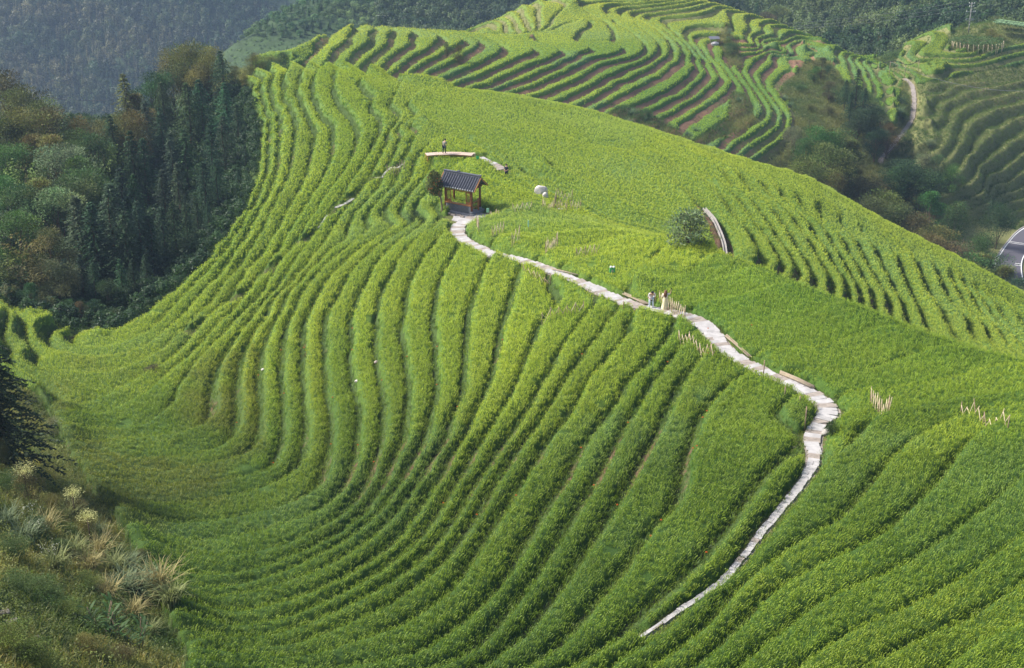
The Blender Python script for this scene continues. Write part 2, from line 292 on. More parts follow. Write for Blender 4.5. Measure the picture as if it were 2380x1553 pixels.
for x, y, d in [(2100,400,304),(1950,380,300),(2000,330,311),(2000,480,296),(2100,560,288),(2150,450,300),(2220,520,295),(2230,570,288),(2300,620,278),(2380,700,266),(1850,420,285),(1780,440,281),(1870,330,300),(1900,290,312),(1950,240,328),(1900,200,334),(1990,270,318),(1700,405,272),(1650,405,267),(1600,430,261),(1500,400,262),(1300,330,281),(1100,270,280),(950,240,278),(800,210,275),(1900,520,270),(1700,500,255),(2200,700,262),(600,200,262)]:
    ZB.append(tuple(at_d(x, y, d)))
# road shelf
ROADZ = -101.5
for x, y in [(2340,572),(2380,560),(2380,600),(2350,640),(2300,560+40)]: ZB.append(tuple(at_z(x, y, ROADZ - .3)))
ZB = dedupe(ZB, 2.5); TB = dedupe(TB, 2.0)
BX = (-75, 175, 195, 425)
fzB = Field(Warp(ZB, ZB[:, 2], 'r15', 0.01), *BX, 1.25, 2)
fTB = Field(Warp(TB, TB[:, 2], 'r15', 0.001), *BX, 1.25, 1)

# ------------------------------------------------------------------ far mountains
def dz_(px, py): return ray(px, py)[2]
ZC = [at_d(*q) for q in [(530,104,520),(560,88,528),(600,62,540),(650,30,552),(690,8,560),(720,-6,565),(560,140,500),(620,160,480),(700,110,500),(640,100,512),(800,70,530),(900,90,520),(1000,90,540),(1100,100,540),(850,30,560),(950,20,575),(1100,30,600),(1100,0,610),(1000,-10,610),(850,-10,590),(1250,0,640),(1250,60,600),(1400,0,640),(1550,20,620),(900,-60,620),(1200,-60,660),
        (1650,10,560),(1700,40,540),(1800,85,520),(1800,40,545),(1800,0,560),(1900,110,490),(1900,50,520),(1900,0,545),(2000,140,450),(2000,60,500),(2000,0,530),(2080,130,440),(2100,60,480),(2150,90,450),(2200,60,470),(2200,0,510),(2300,20,480),(2300,-40,520),(2380,-40,510),(2400,30,470),(2060,-50,560),(2500,-30,480),(1650,-60,600),(1850,-70,600)]]
for q in ((520,110,560),(500,160,560),(620,40,620),(720,-10,650)): ZC.append(at_d(*q) - np.array([0, 0, 25]))
ZC = np.array(ZC)
fzC = Field(Warp(ZC, ZC[:, 2], 'r15', 0.003), -160, 230, 380, 720, 4.0, 2)
ZD = np.array([at_d(*q) for q in [(x, y, d) for y, d in ((330,870),(250,895),(170,925),(100,950),(40,972),(0,986),(-80,1010),(-200,1040)) for x in (-300,0,200,400,620,850)]] + [at_d(170,275,700), at_d(290,285,690), at_d(230,300,640), at_d(60,330,700), at_d(400,330,720)])
fzD = Field(Warp(ZD, ZD[:, 2], 'r15', 0.003), -560, 240, 560, 1150, 10.0, 1)

# ------------------------------------------------------------------ materials
def new_mat(name):
    m = bpy.data.materials.new(name); m.use_nodes = True
    n = m.node_tree; n.nodes.clear(); o = n.nodes.new('ShaderNodeOutputMaterial'); b = n.nodes.new('ShaderNodeBsdfPrincipled')
    b.inputs['Roughness'].default_value = 0.85; b.inputs['Specular IOR Level'].default_value = 0.2
    n.links.new(b.outputs[0], o.inputs[0]); return m, n, b, o
def N(n, t, **k):
    x = n.nodes.new(t)
    for a, v in k.items():
        if a.startswith('i_'): x.inputs[int(a[2:])].default_value = v
        else: setattr(x, a, v)
    return x
def noise(n, scale, detail=4, rough=.6, coord=None):
    t = N(n, 'ShaderNodeTexNoise'); t.inputs['Scale'].default_value = scale; t.inputs['Detail'].default_value = detail; t.inputs['Roughness'].default_value = rough
    if coord is None: coord = N(n, 'ShaderNodeNewGeometry').outputs['Position']
    n.links.new(coord, t.inputs['Vector']); return t.outputs['Fac']
def ramp(n, fac, stops):
    r = N(n, 'ShaderNodeValToRGB'); e = r.color_ramp.elements
    while len(e) < len(stops): e.new(.5)
    for i, (p, c) in enumerate(stops): e[i].position = p; e[i].color = (*c, 1) if len(c) == 3 else c
    n.links.new(fac, r.inputs[0]); return r.outputs[0]
def mixc(n, f, a, b, mode='MIX'):
    m = N(n, 'ShaderNodeMix', data_type='RGBA', blend_type=mode)
    for s, v in ((0, f), (6, a), (7, b)):
        if isinstance(v, (int, float)): m.inputs[s].default_value = v
        elif isinstance(v, tuple): m.inputs[s].default_value = (*v, 1)
        else: n.links.new(v, m.inputs[s])
    return m.outputs[2]
def attr(n, name, kind='GEOMETRY'):
    a = N(n, 'ShaderNodeAttribute', attribute_name=name, attribute_type=kind); return a
def bump(n, b, h, strength=.4, dist=.1):
    u = N(n, 'ShaderNodeBump'); u.inputs['Strength'].default_value = strength; u.inputs['Distance'].default_value = dist
    n.links.new(h, u.inputs['Height']); n.links.new(u.outputs[0], b.inputs['Normal'])
def simple_mat(name, c, rough=.7, var=.25, scale=6, bumpy=.2, metallic=0, dist=.02):
    m, n, b, o = new_mat(name)
    f = noise(n, scale, 5)
    n.links.new(ramp(n, f, [(.25, tuple(x * (1 - var) for x in c)), (.75, tuple(min(1, x * (1 + var)) for x in c))]), b.inputs['Base Color'])
    b.inputs['Roughness'].default_value = rough; b.inputs['Metallic'].default_value = metallic
    if bumpy: bump(n, b, noise(n, scale * 4, 4), bumpy, dist)
    return m
# terrain: attribute 'zone' = (bank, brown earth, trampled edge)
def terrain_mat(name, field, bank_lo, bank_hi, earth, dirt):
    m, n, b, o = new_mat(name)
    z = N(n, 'ShaderNodeSeparateColor'); n.links.new(attr(n, 'zone').outputs['Color'], z.inputs[0])
    fine = noise(n, 3.2, 6, .7); coarse = noise(n, .35, 3); 
    g = ramp(n, fine, [(.3, bank_lo), (.7, bank_hi)])
    e = ramp(n, noise(n, 5.0, 6, .7), [(.3, tuple(x * .6 for x in earth)), (.7, earth)])
    f = ramp(n, fine, [(.3, tuple(x * .6 for x in field)), (.7, field)])
    th = N(n, 'ShaderNodeMath', operation='ADD'); n.links.new(z.outputs[1], th.inputs[0])
    h2 = N(n, 'ShaderNodeMath', operation='MULTIPLY_ADD', i_1=1.3, i_2=-.65); n.links.new(noise(n, .9, 5, .65), h2.inputs[0]); n.links.new(h2.outputs[0], th.inputs[1])
    st = N(n, 'ShaderNodeMapRange'); st.inputs[1].default_value = .35; st.inputs[2].default_value = .6; n.links.new(th.outputs[0], st.inputs[0])
    bank = mixc(n, st.outputs[0], g, e)
    c = mixc(n, z.outputs[0], f, bank)
    c = mixc(n, z.outputs[2], c, mixc(n, coarse, ramp(n, fine, [(.35, dirt), (.65, bank_hi)]), g))
    n.links.new(c, b.inputs['Base Color'])
    bump(n, b, noise(n, 7, 6, .75), .7, .12); b.inputs['Roughness'].default_value = .95
    return m
M_A = terrain_mat('terrace_soil_near', (.045, .06, .018), (.035, .065, .014), (.07, .11, .026), (.15, .09, .055), (.28, .2, .1))
M_B = terrain_mat('terrace_soil_far', (.07, .08, .025), (.11, .125, .045), (.22, .22, .085), (.30, .17, .105), (.3, .2, .12))

def grid_mesh(name, xs, ys, Z, mat, attrs=None, keep=None, kind='structure'):
    ny, nx = Z.shape; X, Y = np.meshgrid(xs, ys)
    v = np.stack([X, Y, Z], 2).reshape(-1, 3).astype(np.float32)
    i = np.arange(nx - 1)[None] + nx * np.arange(ny - 1)[:, None]; i = i.ravel()
    if keep is not None: i = i[keep[:-1, :-1].ravel()]
    q = np.stack([i, i + 1, i + nx + 1, i + nx], 1)
    used = np.zeros(len(v), bool); used[q.ravel()] = True; re = np.cumsum(used) - 1
    v = v[used]; q = re[q]
    me = bpy.data.meshes.new(name); me.vertices.add(len(v)); me.vertices.foreach_set('co', v.ravel())
    me.loops.add(q.size); me.loops.foreach_set('vertex_index', q.ravel().astype(np.int32))
    me.polygons.add(len(q)); me.polygons.foreach_set('loop_start', np.arange(0, q.size, 4, dtype=np.int32)); me.polygons.foreach_set('loop_total', np.full(len(q), 4, np.int32))
    me.polygons.foreach_set('use_smooth', np.ones(len(q), bool))
    if attrs is not None:
        a = me.color_attributes.new('zone', 'FLOAT_COLOR', 'POINT'); c = np.concatenate([attrs.reshape(-1, 3), np.ones((ny * nx, 1))], 1)[used].astype(np.float32); a.data.foreach_set('color', c.ravel())
    me.update(calc_edges=True); me.materials.append(mat)
    o = bpy.data.objects.new(name, me); COL.objects.link(o); o['kind'] = kind; return o

# --- distance to a polyline (world xy) with interpolated height
def path_pts(L, n=6): return np.array(smooth_poly([at_z(x, y, z) for x, y, z in L], n))
PM = path_pts(PATH_MAIN)
def half_width(P):
    k = np.linspace(0, len(PATH_MAIN) - 1, len(P)); return np.interp(k, [0, 4, 7, 9, 11, 13, 14, 16, 19, 24, 27, 34, 40, 44], [.2, .26, .3, .42, .58, .55, .78, .78, .72, .78, .66, .66, .7, .9])
PMW = half_width(PM); PL = path_pts(PATH_LOW); PF = path_pts(PATH_FAR)
def dist_poly(X, Y, P, rad):
    D = np.full(X.shape, 1e9); H = np.zeros(X.shape)
    m = (X > P[:, 0].min() - rad) & (X < P[:, 0].max() + rad) & (Y > P[:, 1].min() - rad) & (Y < P[:, 1].max() + rad)
    x = X[m]; y = Y[m]; d = np.full(x.shape, 1e9); h = np.zeros(x.shape)
    for a, b in zip(P[:-1], P[1:]):
        ab = b[:2] - a[:2]; L2 = (ab ** 2).sum() + 1e-9
        t = np.clip(((x - a[0]) * ab[0] + (y - a[1]) * ab[1]) / L2, 0, 1)
        dd = np.hypot(x - a[0] - t * ab[0], y - a[1] - t * ab[1]); k = dd < d
        d[k] = dd[k]; h[k] = (a[2] + t * (b[2] - a[2]))[k]
    D[m] = d; H[m] = h; return D, H
def in_poly(px, py, poly):
    c = np.zeros(px.shape, bool); n = len(poly)
    for i in range(n):
        x1, y1 = poly[i]; x2, y2 = poly[(i + 1) % n]
        if y1 == y2: continue
        k = ((y1 > py) != (y2 > py)) & (px < (x2 - x1) * (py - y1) / (y2 - y1) + x1); c ^= k
    return c
CRW = np.array([at_z(x, y, z) for x, y, z, T in CREST if x >= 1300])
PAD = (at_z(1082,505,-51.0), 2.6)                      # stone pad of the pavilion
def hidden_track(X, Y):
    return dist_poly(X, Y, HT, 3)
HT = np.array(smooth_poly([at_z(*q) for q in [(955,389,-53.6),(925,400,-54.2),(897,418,-54.7),(856,448,-55.4),(802,502,-56.2),(770,534,-56.8),(737,577,-57.4),(680,625,-58.0),(595,695,-58.6),(520,745,-59.0),(440,800,-59.4)]], 5))
DP = np.array(smooth_poly([at_z(*q) for q in [(1108,368,-52.4),(1125,377,-52.45),(1145,385,-52.5),(1165,398,-52.5)]], 5))   # path beyond the deck
DITCH = np.array(smooth_poly([at_z(*q) for q in [(1636,505,-55.0),(1655,530,-55.1),(1670,560,-55.2),(1680,585,-55.3),(1686,612,-55.5)]], 5))
RICE_A = [(-200,690),(0,705),(60,740),(150,772),(222,797),(272,797),(330,752),(400,692),(480,622),(560,512),(600,412),(606,300),(560,190),(600,150),(2380,150),(2800,600),(2800,1750),(400,1750),(440,1553),(405,1480),(345,1350),(290,1250),(205,1130),(140,1020),(95,930),(0,880),(-200,860)]
def surfA(X, Y, full=False):
    """height of the near sheet with terraces and paths; full: also bank, brown, edge and rice masks"""
    z = fzA(X, Y); T = fTA(X, Y); e = 0.7
    gz = np.hypot(fzA(X + e, Y) - fzA(X - e, Y), fzA(X, Y + e) - fzA(X, Y - e)) / (2 * e)
    gT = np.hypot(fTA(X + e, Y) - fTA(X - e, Y), fTA(X, Y + e) - fTA(X, Y - e)) / (2 * e)
    T = T + .05 * fbm(X * .35, Y * .35, 5) + np.where((T < 2.6) & (X > -10), 0, .025) * fbm(X * 1.4, Y * 1.4, 9)
    dz = np.clip(gz / np.maximum(gT, .02), 0, 1.3); dz = np.where(gT < .04, dz * gT / .04, dz)
    f = T - np.floor(T)
    depth = Y * CP - z * SP; px = 1190 + F * X / depth; py = 776.5 - F * (Y * SP + z * CP) / depth
    rice = in_poly(px, py, RICE_A)
    right = rice & (dist_side(X, Y) > 0)
    wv = 1 + .45 * fbm(X * .16, Y * .16, 44); bT = np.clip((.36 * dz + .5) * wv * gT, .05, .5); flank = right & (T < 2.6); bT = np.where(right, bT * np.where(flank, np.where(depth < 180, 1.0, .6), .6), bT)
    s = np.clip(f / bT, 0, 1); s = s ** .8
    amp = dz * np.where(rice, np.where(flank, .5 + 1.5 * sstep(-.25, .35, fbm(X * .07, Y * .035, 46) + .7 * (depth < 180)), np.where(right, 1.5, 1.85)), 0)
    cr, _ = dist_poly(X, Y, CRW, 16); amp = amp * (.12 + .88 * sstep(2, 13, cr))
    h = z + amp * (s - f) * .98 + .03 * fbm(X * 1.7, Y * 1.7, 3)
    bank = (1 - sstep(bT * .92, bT * 1.06, f)) * (amp > np.where(flank, .35, .12))
    dp, hp = dist_poly(X, Y, PM, 8); _, wp = dist_poly(X, Y, np.concatenate([PM[:, :2], PMW[:, None]], 1), 8); dp = dp - wp; dl, hl = dist_poly(X, Y, PL, 6)
    k = 1 - sstep(.1, 1.5, dp); h = h * (1 - k) + (hp - .06) * k; edge = 1 - sstep(.05, .5, dp + .35 * fbm(X, Y, 21))
    k = 1 - sstep(.4, 1.2, dl); h = h * (1 - k) + (hl - .06) * k; edge = np.maximum(edge, 1 - sstep(.22, .5, dl + .2 * fbm(X, Y, 21)))
    dh, hh = dist_poly(X, Y, HT, 5); edge = np.maximum(edge, 1 - sstep(.35, .8, dh + .4 * fbm(X, Y, 22)))
    dd, hd = dist_poly(X, Y, DP, 5); k = 1 - sstep(.8, 2.4, dd); h = h * (1 - k) + (hd - .05) * k; edge = np.maximum(edge, 1 - sstep(1.0, 1.7, dd + .4 * fbm(X, Y, 22)))
    dt, ht = dist_poly(X, Y, DITCH, 5); k = 1 - sstep(.15, .35, dt); h = h - .3 * k; 
    pp = np.hypot(X - PAD[0][0], Y - PAD[0][1]); k = 1 - sstep(PAD[1], PAD[1] + 1.8, pp); h = h * (1 - k) + (PAD[0][2] - .14) * k; edge = np.maximum(edge, 1 - sstep(PAD[1] - .4, PAD[1] + .3, pp + .4 * fbm(X, Y, 4)))
    if not full: return h
    brown = np.clip(.18 + .5 * fbm(X * .11, Y * .11, 31), 0, 1)
    brown = np.where(right & (X > 12) & (depth > 125), .55 + .3 * fbm(X * .2, Y * .2, 8), brown)
    brown = np.maximum(brown, (1 - sstep(.8, 1.8, dt)) * .9)
    bank = np.maximum(bank, 1 - sstep(.8, 1.6, dt))
    weeds = ~rice
    plant = rice & (bank < .5) & (f < 1 - .8 * np.where(flank, .12, .2) * gT * (amp > .15)) & (edge < .35) & (dt > 1.2) & (dp > .12)
    stp = amp > np.where(flank, .35, .12); gp = np.where(flank, .2, .26 + .28 * sstep(880, 1200, py) + .25 * (px < 600)) * gT; fd = sstep(3, 14, cr)
    cp = np.where(stp, sstep(bT * .8, bT + .16 * gT, f) * (1 - sstep(1 - gp * 1.5, 1 - gp * .6, f)), 1.0); cp = cp * fd + (1 - fd); cp = cp * rice * (1 - sstep(.1, .5, edge)) * sstep(.0, .3, dp) * sstep(1.0, 1.5, dt)
    cp = cp ** .6 * (1 + .12 * fbm(X * .5, Y * .5, 71) + .10 * fbm(X * 1.5, Y * 1.5, 72))
    bank = np.where(weeds, 1, bank)
    plant = plant | (rice & (cp > .4))
    return h, np.stack([bank, np.where(weeds, .12, brown), edge], -1), plant, T, px, py, depth, weeds, cp
RIDGE = np.array([at_z(x, y, z)[:2] for x, y, z in [(1430,1600,-43.9),(1488,1483,-44),(1620,1394,-44.2),(1698,1334,-44.4),(1797,1207,-44.7),(1880,1098,-45.4),(1925,963,-46.1),(1857,900,-45.9),(1768,863,-45.6),(1648,768,-44.8),(1592,735,-44.6),(1499,717,-44.7),(1337,652,-46.8),(1178,598,-48.9),(1084,562,-50.2),(1066,528,-50.7),(1100,470,-51.2),(1060,400,-52),(1040,350,-52.5),(960,255,-54),(900,200,-55),(880,150,-58)]])
def dist_side(X, Y):
    """signed side of the ridge line: positive on the right-hand side"""
    best = np.full(X.shape, 1e9); side = np.zeros(X.shape)
    for a, b in zip(RIDGE[:-1], RIDGE[1:]):
        ab = b - a; t = np.clip(((X - a[0]) * ab[0] + (Y - a[1]) * ab[1]) / (ab ** 2).sum(), 0, 1)
        dx = X - a[0] - t * ab[0]; dy = Y - a[1] - t * ab[1]; d = dx * dx + dy * dy; k = d < best
        best[k] = d[k]; side[k] = (ab[1] * dx - ab[0] * dy)[k]
    return np.sign(side) * np.sqrt(best)
def fwd(X, Y, z):
    depth = Y * CP - z * SP; return 1190 + F * X / depth, 776.5 - F * (Y * SP + z * CP) / depth, depth

xs = np.arange(-104, 90, .26); ys = np.concatenate([np.arange(44, 150, .26), np.arange(150, 266, .32)])
XA, YA = np.meshgrid(xs, ys)
HA, ZNA, PLA, TTA, PXA, PYA, DEA, WEA, CPA = surfA(XA, YA, True)
CPA = CPA * np.clip(2.2 * blur((~WEA).astype(float), 5) - 1.15, 0, 1)
keep = (PXA > -330) & (PXA < 2720) & (PYA < 1900)
ground_near = grid_mesh('terraced_hillside', xs, ys, HA, M_A, ZNA, keep)
print('sheet A', len(ground_near.data.vertices), round(time.time() - T0, 1))

# --- sheet B surface
RICE_B = [(590,165),(640,120),(850,55),(1090,75),(1100,60),(1290,-5),(1600,-10),(1720,25),(1900,85),(2050,150),(2110,180),(2125,185),(2095,200),(2090,240),(2080,300),(2062,285),(2045,240),(2020,215),(1990,205),(1960,190),(1935,150),(1900,140),(1868,150),(1850,178),(1822,196),(1815,215),(1830,240),(1850,268),(1850,312),(1820,352),(1785,380),(1750,400),(1700,410),(1560,345),(1490,330),(1450,290),(1400,310),(1300,330),(900,330),(600,300)]
RICE_C = [(2075,150),(2110,110),(2180,70),(2210,72),(2205,125),(2330,118),(2500,85),(2500,190),(2380,150),(2290,165),(2200,186),(2145,200),(2115,192),(2100,180)]
SCRUB_B = [[(1400,285),(1440,255),(1500,262),(1560,300),(1620,345),(1560,365),(1480,335)],[(1660,95),(1690,70),(1715,110),(1725,165),(1700,160)],[(1700,215),(1730,230),(1760,290),(1720,310),(1640,345),(1600,345),(1690,285)]]
PFX = PF
def surfB(X, Y, full=False):
    z = fzB(X, Y); T = fTB(X, Y); e = 1.0
    gz = np.hypot(fzB(X + e, Y) - fzB(X - e, Y), fzB(X, Y + e) - fzB(X, Y - e)) / (2 * e)
    gT = np.hypot(fTB(X + e, Y) - fTB(X - e, Y), fTB(X, Y + e) - fTB(X, Y - e)) / (2 * e)
    T = T + .06 * fbm(X * .2, Y * .2, 5) + .03 * fbm(X * .8, Y * .8, 9)
    dz = np.clip(gz / np.maximum(gT, .02), 0, 1.9); dz = np.where(gT < .03, dz * gT / .03, dz)
    f = T - np.floor(T); px, py, depth = fwd(X, Y, z)
    rice = in_poly(px, py, RICE_B) | in_poly(px, py, RICE_C)
    weedy = ~rice & (px > 2110)
    bT = np.clip((.35 * dz + 1.1) * (1 + .4 * fbm(X * .08, Y * .08, 45)) * gT, .05, .5); s = np.clip(f / bT, 0, 1) ** .8
    near_c = (px > 2125) & (py > 195)
    amp = dz * np.where(rice, 1.35, np.where(near_c, 1.5, .25))
    h = z + amp * (s - f) * .98 + .05 * fbm(X, Y, 3) + np.where(rice, 0, .35) * fbm(X * .4, Y * .4, 6)
    bank = (1 - sstep(bT * .92, bT * 1.08, f)) * (amp > .12)
    dp, hp = dist_poly(X, Y, PFX, 8); k = 1 - sstep(.7, 2.2, dp); h = h * (1 - k) + (hp - .08) * k; edge = 1 - sstep(.7, 1.3, dp + .3 * fbm(X, Y, 21))
    # road shelf
    rx, ry = at_z(2385, 600, ROADZ)[:2]; q = np.hypot((X - rx) / 14.0, (Y - ry) / 17.0); k = 1 - sstep(.95, 1.25, q); h = h * (1 - k) + (ROADZ - .25) * k
    if not full: return h
    scrub = np.zeros(X.shape, bool)
    for s_ in SCRUB_B: scrub |= in_poly(px, py, s_)
    brown = np.clip(.46 + .5 * fbm(X * .06, Y * .06, 31), 0, 1)
    brown = np.where((px < 1750) & (py > 90) & (px > 900), brown + .18, brown)
    brown = np.where(py < 95, .25, brown); brown = np.where(px > 1940, .3 * brown + .1, brown)
    plant = rice & (bank < .5) & (f < 1 - .3 * gT * (amp > .15)) & (edge < .35) & ~scrub
    brown = np.where(~rice, .15 + .3 * fbm(X * .05, Y * .05, 33), brown)
    cp = np.where(amp > .12, sstep(bT * .85, bT + .2 * gT, f) * (1 - sstep(1 - .6 * gT, 1 - .25 * gT, f)), 1.0) * rice * ~scrub * (1 - sstep(.1, .5, edge))
    cp = cp ** .6 * (1 + .12 * fbm(X * .3, Y * .3, 71))
    bank = np.where(rice & ~scrub, bank, 1.0)
    return h, np.stack([bank, np.clip(brown, 0, 1), edge], -1), plant, T, px, py, depth, ~rice | scrub, cp
xsB = np.arange(-72, 170, .42); ysB = np.arange(238, 415, .42)
XB, YB = np.meshgrid(xsB, ysB)
HB, ZNB, PLB, TTB, PXB, PYB, DEB, WEB, CPB = surfB(XB, YB, True)
keep = (PXB > 480) & (PXB < 2720)
hill_far = grid_mesh('brown_banked_hillside', xsB, ysB, HB, M_B, ZNB, keep)
print('sheet B', round(time.time() - T0, 1))

def wood_floor(name, a, b):
    m, n, bs, o = new_mat(name); n.links.new(ramp(n, noise(n, .25, 6, .7), [(.35, a), (.65, b)]), bs.inputs['Base Color']); bump(n, bs, noise(n, .8, 5), .6, .5); return m
def surfC(X, Y): return fzC(X, Y) + 2.2 * fbm(X * .03, Y * .03, 12)
def surfD(X, Y): return fzD(X, Y) + 14 * fbm(X * .011, Y * .007, 14)
xc = np.arange(-150, 222, 3.0); yc = np.arange(390, 712, 3.0); XC, YC = np.meshgrid(xc, yc)
HC = surfC(XC, YC); grid_mesh('wooded_hills', xc, yc, HC, wood_floor('hill_floor', (.025, .045, .018), (.05, .09, .03)))
xd = np.arange(-540, 232, 8.0); yd = np.arange(570, 1140, 8.0); XD, YD = np.meshgrid(xd, yd)
HD = surfD(XD, YD); grid_mesh('mountain', xd, yd, HD, wood_floor('mountain_floor', (.02, .035, .015), (.04, .07, .025)))
# low ground joining the sheets under everything
# ------------------------------------------------------------------ plants scattered in masses
def hsh(a, s=0):
    n = (np.asarray(a).astype(np.int64) * 374761393 + s * 668265263 + 12345) & 0xffffffff; n = ((n ^ (n >> 13)) * 1274126177) & 0xffffffff
    return ((n ^ (n >> 16)) & 0xffff) / 65535.0
def leaf_mat(name, trans=.35, rough=.5, var=.25):
    """colour = per-plant tint x per-leaf colour"""
    m, n, b, o = new_mat(name)
    t = attr(n, 'tint', 'INSTANCER'); v = attr(n, 'leaf')
    c = mixc(n, 1.0, t.outputs['Color'], v.outputs['Color'], 'MULTIPLY')
    n.links.new(c, b.inputs['Base Color']); b.inputs['Roughness'].default_value = rough; b.inputs['Specular IOR Level'].default_value = .25
    tr = N(n, 'ShaderNodeBsdfTranslucent'); n.links.new(mixc(n, 1.0, c, (1.15, 1.2, .6), 'MULTIPLY'), tr.inputs[0])
    x = N(n, 'ShaderNodeMixShader'); x.inputs[0].default_value = trans; n.links.new(b.outputs[0], x.inputs[1]); n.links.new(tr.outputs[0], x.inputs[2]); n.links.new(x.outputs[0], o.inputs[0])
    return m
class Leaves:
    """collects thin leaves as quads / triangles with a colour each"""
    def __init__(s): s.v = []; s.f = []; s.c = []
    def strip(s, pts, ws, side, col):
        """pts: spine, ws: half widths, side: unit vector"""
        n0 = len(s.v); side = np.asarray(side, float)
        for p, w_ in zip(pts, ws):
            if w_ < 1e-5: s.v.append(tuple(p)); s.c.append(col)
            else: s.v += [tuple(np.asarray(p) - side * w_), tuple(np.asarray(p) + side * w_)]; s.c += [col, col]
        k = n0
        for i in range(len(pts) - 1):
            a2 = ws[i] >= 1e-5; b2 = ws[i+1] >= 1e-5
            if a2 and b2: s.f.append((k, k+1, k+3, k+2)); k += 2
            elif a2: s.f.append((k, k+1, k+2)); k += 2
            else: s.f.append((k, k+1, k+2)); k += 1
    def build(s, name, mat, link=False):
        me = bpy.data.meshes.new(name); me.from_pydata(s.v, [], s.f); me.materials.append(mat)
        a = me.color_attributes.new('leaf', 'FLOAT_COLOR', 'POINT'); a.data.foreach_set('color', np.concatenate([np.array(s.c, np.float32), np.ones((len(s.c), 1), np.float32)], 1).ravel())
        me.update(); o = bpy.data.objects.new(name, me)
        if link: COL.objects.link(o)
        return o
def blade(L, base, az, h, lean, w_, col, droop=.3, seg=2):
    """one grass blade: rises h, leans out, tip droops"""
    d = np.array([math.cos(az), math.sin(az), 0]); side = np.array([-d[1], d[0], 0]); pts = []; ws = []
    for i in range(seg + 1):
        t = i / seg; r = lean * t ** 1.6; z = h * (t - droop * t ** 3)
        pts.append(np.asarray(base) + d * r + np.array([0, 0, z])); ws.append(w_ * (1 - t ** 1.5) if i else w_ * .7)
    ws[-1] = 0; L.strip(pts, ws, side, col)
def rice_tuft(seed, panicle=True, n=15, w_=.020, r=.13):
    q = random.Random(seed); L = Leaves()
    for i in range(n):
        az = q.uniform(0, 2 * PI); b = (q.uniform(-r, r), q.uniform(-r, r), -.05); k = q.uniform(.55, 1.35)
        blade(L, b, az, q.uniform(.45, .75), q.uniform(.04, .2), w_ * q.uniform(.8, 1.3), (k * .9, k, k * .9), q.uniform(.1, .35))
    if panicle:
        for i in range(5):
            az = q.uniform(0, 2 * PI); b = np.array((q.uniform(-r, r), q.uniform(-r, r), .35)); d = np.array([math.cos(az), math.sin(az), 0]); side = np.array([-d[1], d[0], 0])
            h = q.uniform(.32, .44); k = q.uniform(.8, 1.2); o = q.uniform(.16, .26)
            L.strip([b, b + d * .05 + (0, 0, h * .8), b + d * o * .6 + (0, 0, h), b + d * o + (0, 0, h * .68)], [w_ * .4, w_ * .8, w_ * 1.25, 0], side, (2.5 * k, 1.75 * k, 1.3 * k))
    return L
def weed_tuft(seed, n=14, h=(.25, .6), lean=(.1, .35), w_=.02, r=.12, cols=((1, 1, 1), (1.5, 1.2, .9))):
    q = random.Random(seed); L = Leaves()
    for i in range(n):
        c = q.choice(cols); k = q.uniform(.7, 1.3); blade(L, (q.uniform(-r, r), q.uniform(-r, r), -.05), q.uniform(0, 2 * PI), q.uniform(*h), q.uniform(*lean), w_ * q.uniform(.7, 1.3), tuple(x * k for x in c), q.uniform(.1, .5))
    return L
def scrub_tuft(seed, n=70, r=.5, h=.75, s=.034):
    """low leafy plant: small leaves through a dome"""
    q = random.Random(seed); L = Leaves()
    for i in range(n):
        a = q.uniform(0, 2 * PI); u = q.random() ** .5; z = h * (1 - u * u) * q.uniform(.35, 1); p = np.array([math.cos(a) * u * r, math.sin(a) * u * r, z])
        d = np.array([q.gauss(0, 1), q.gauss(0, 1), q.gauss(.2, .5)]); d /= np.linalg.norm(d); sd = np.cross(d, [q.gauss(0, 1), q.gauss(0, 1), 1.5]); sd /= np.linalg.norm(sd); k = q.uniform(.7, 1.35); z_ = s * q.uniform(.7, 1.5)
        L.strip([p, p + d * z_, p + d * z_ * 2.1], [z_ * .25, z_ * .6, 0], sd, (k, k, k * .9))
    return L
def scatter_group(variants):
    g = bpy.data.node_groups.new('scatter', 'GeometryNodeTree')
    g.interface.new_socket('Geometry', in_out='INPUT', socket_type='NodeSocketGeometry'); g.interface.new_socket('Geometry', in_out='OUTPUT', socket_type='NodeSocketGeometry')
    i = g.nodes.new('NodeGroupInput'); o = g.nodes.new('NodeGroupOutput'); ip = g.nodes.new('GeometryNodeInstanceOnPoints'); j = g.nodes.new('GeometryNodeJoinGeometry')
    for ob in variants[::-1]:
        oi = g.nodes.new('GeometryNodeObjectInfo'); oi.inputs['Object'].default_value = ob; oi.inputs['As Instance'].default_value = False
        gi = g.nodes.new('GeometryNodeGeometryToInstance'); g.links.new(oi.outputs['Geometry'], gi.inputs[0]); g.links.new(gi.outputs[0], j.inputs[0])
    g.links.new(i.outputs[0], ip.inputs['Points']); g.links.new(j.outputs[0], ip.inputs['Instance']); ip.inputs['Pick Instance'].default_value = True
    def na(nm, ty):
        a = g.nodes.new('GeometryNodeInputNamedAttribute'); a.data_type = ty; a.inputs[0].default_value = nm; return a.outputs[0]
    g.links.new(na('idx', 'INT'), ip.inputs['Instance Index'])
    er = g.nodes.new('FunctionNodeEulerToRotation'); g.links.new(na('rot', 'FLOAT_VECTOR'), er.inputs[0]); g.links.new(er.outputs[0], ip.inputs['Rotation'])
    g.links.new(na('scl', 'FLOAT_VECTOR'), ip.inputs['Scale']); g.links.new(ip.outputs[0], o.inputs[0]); return g
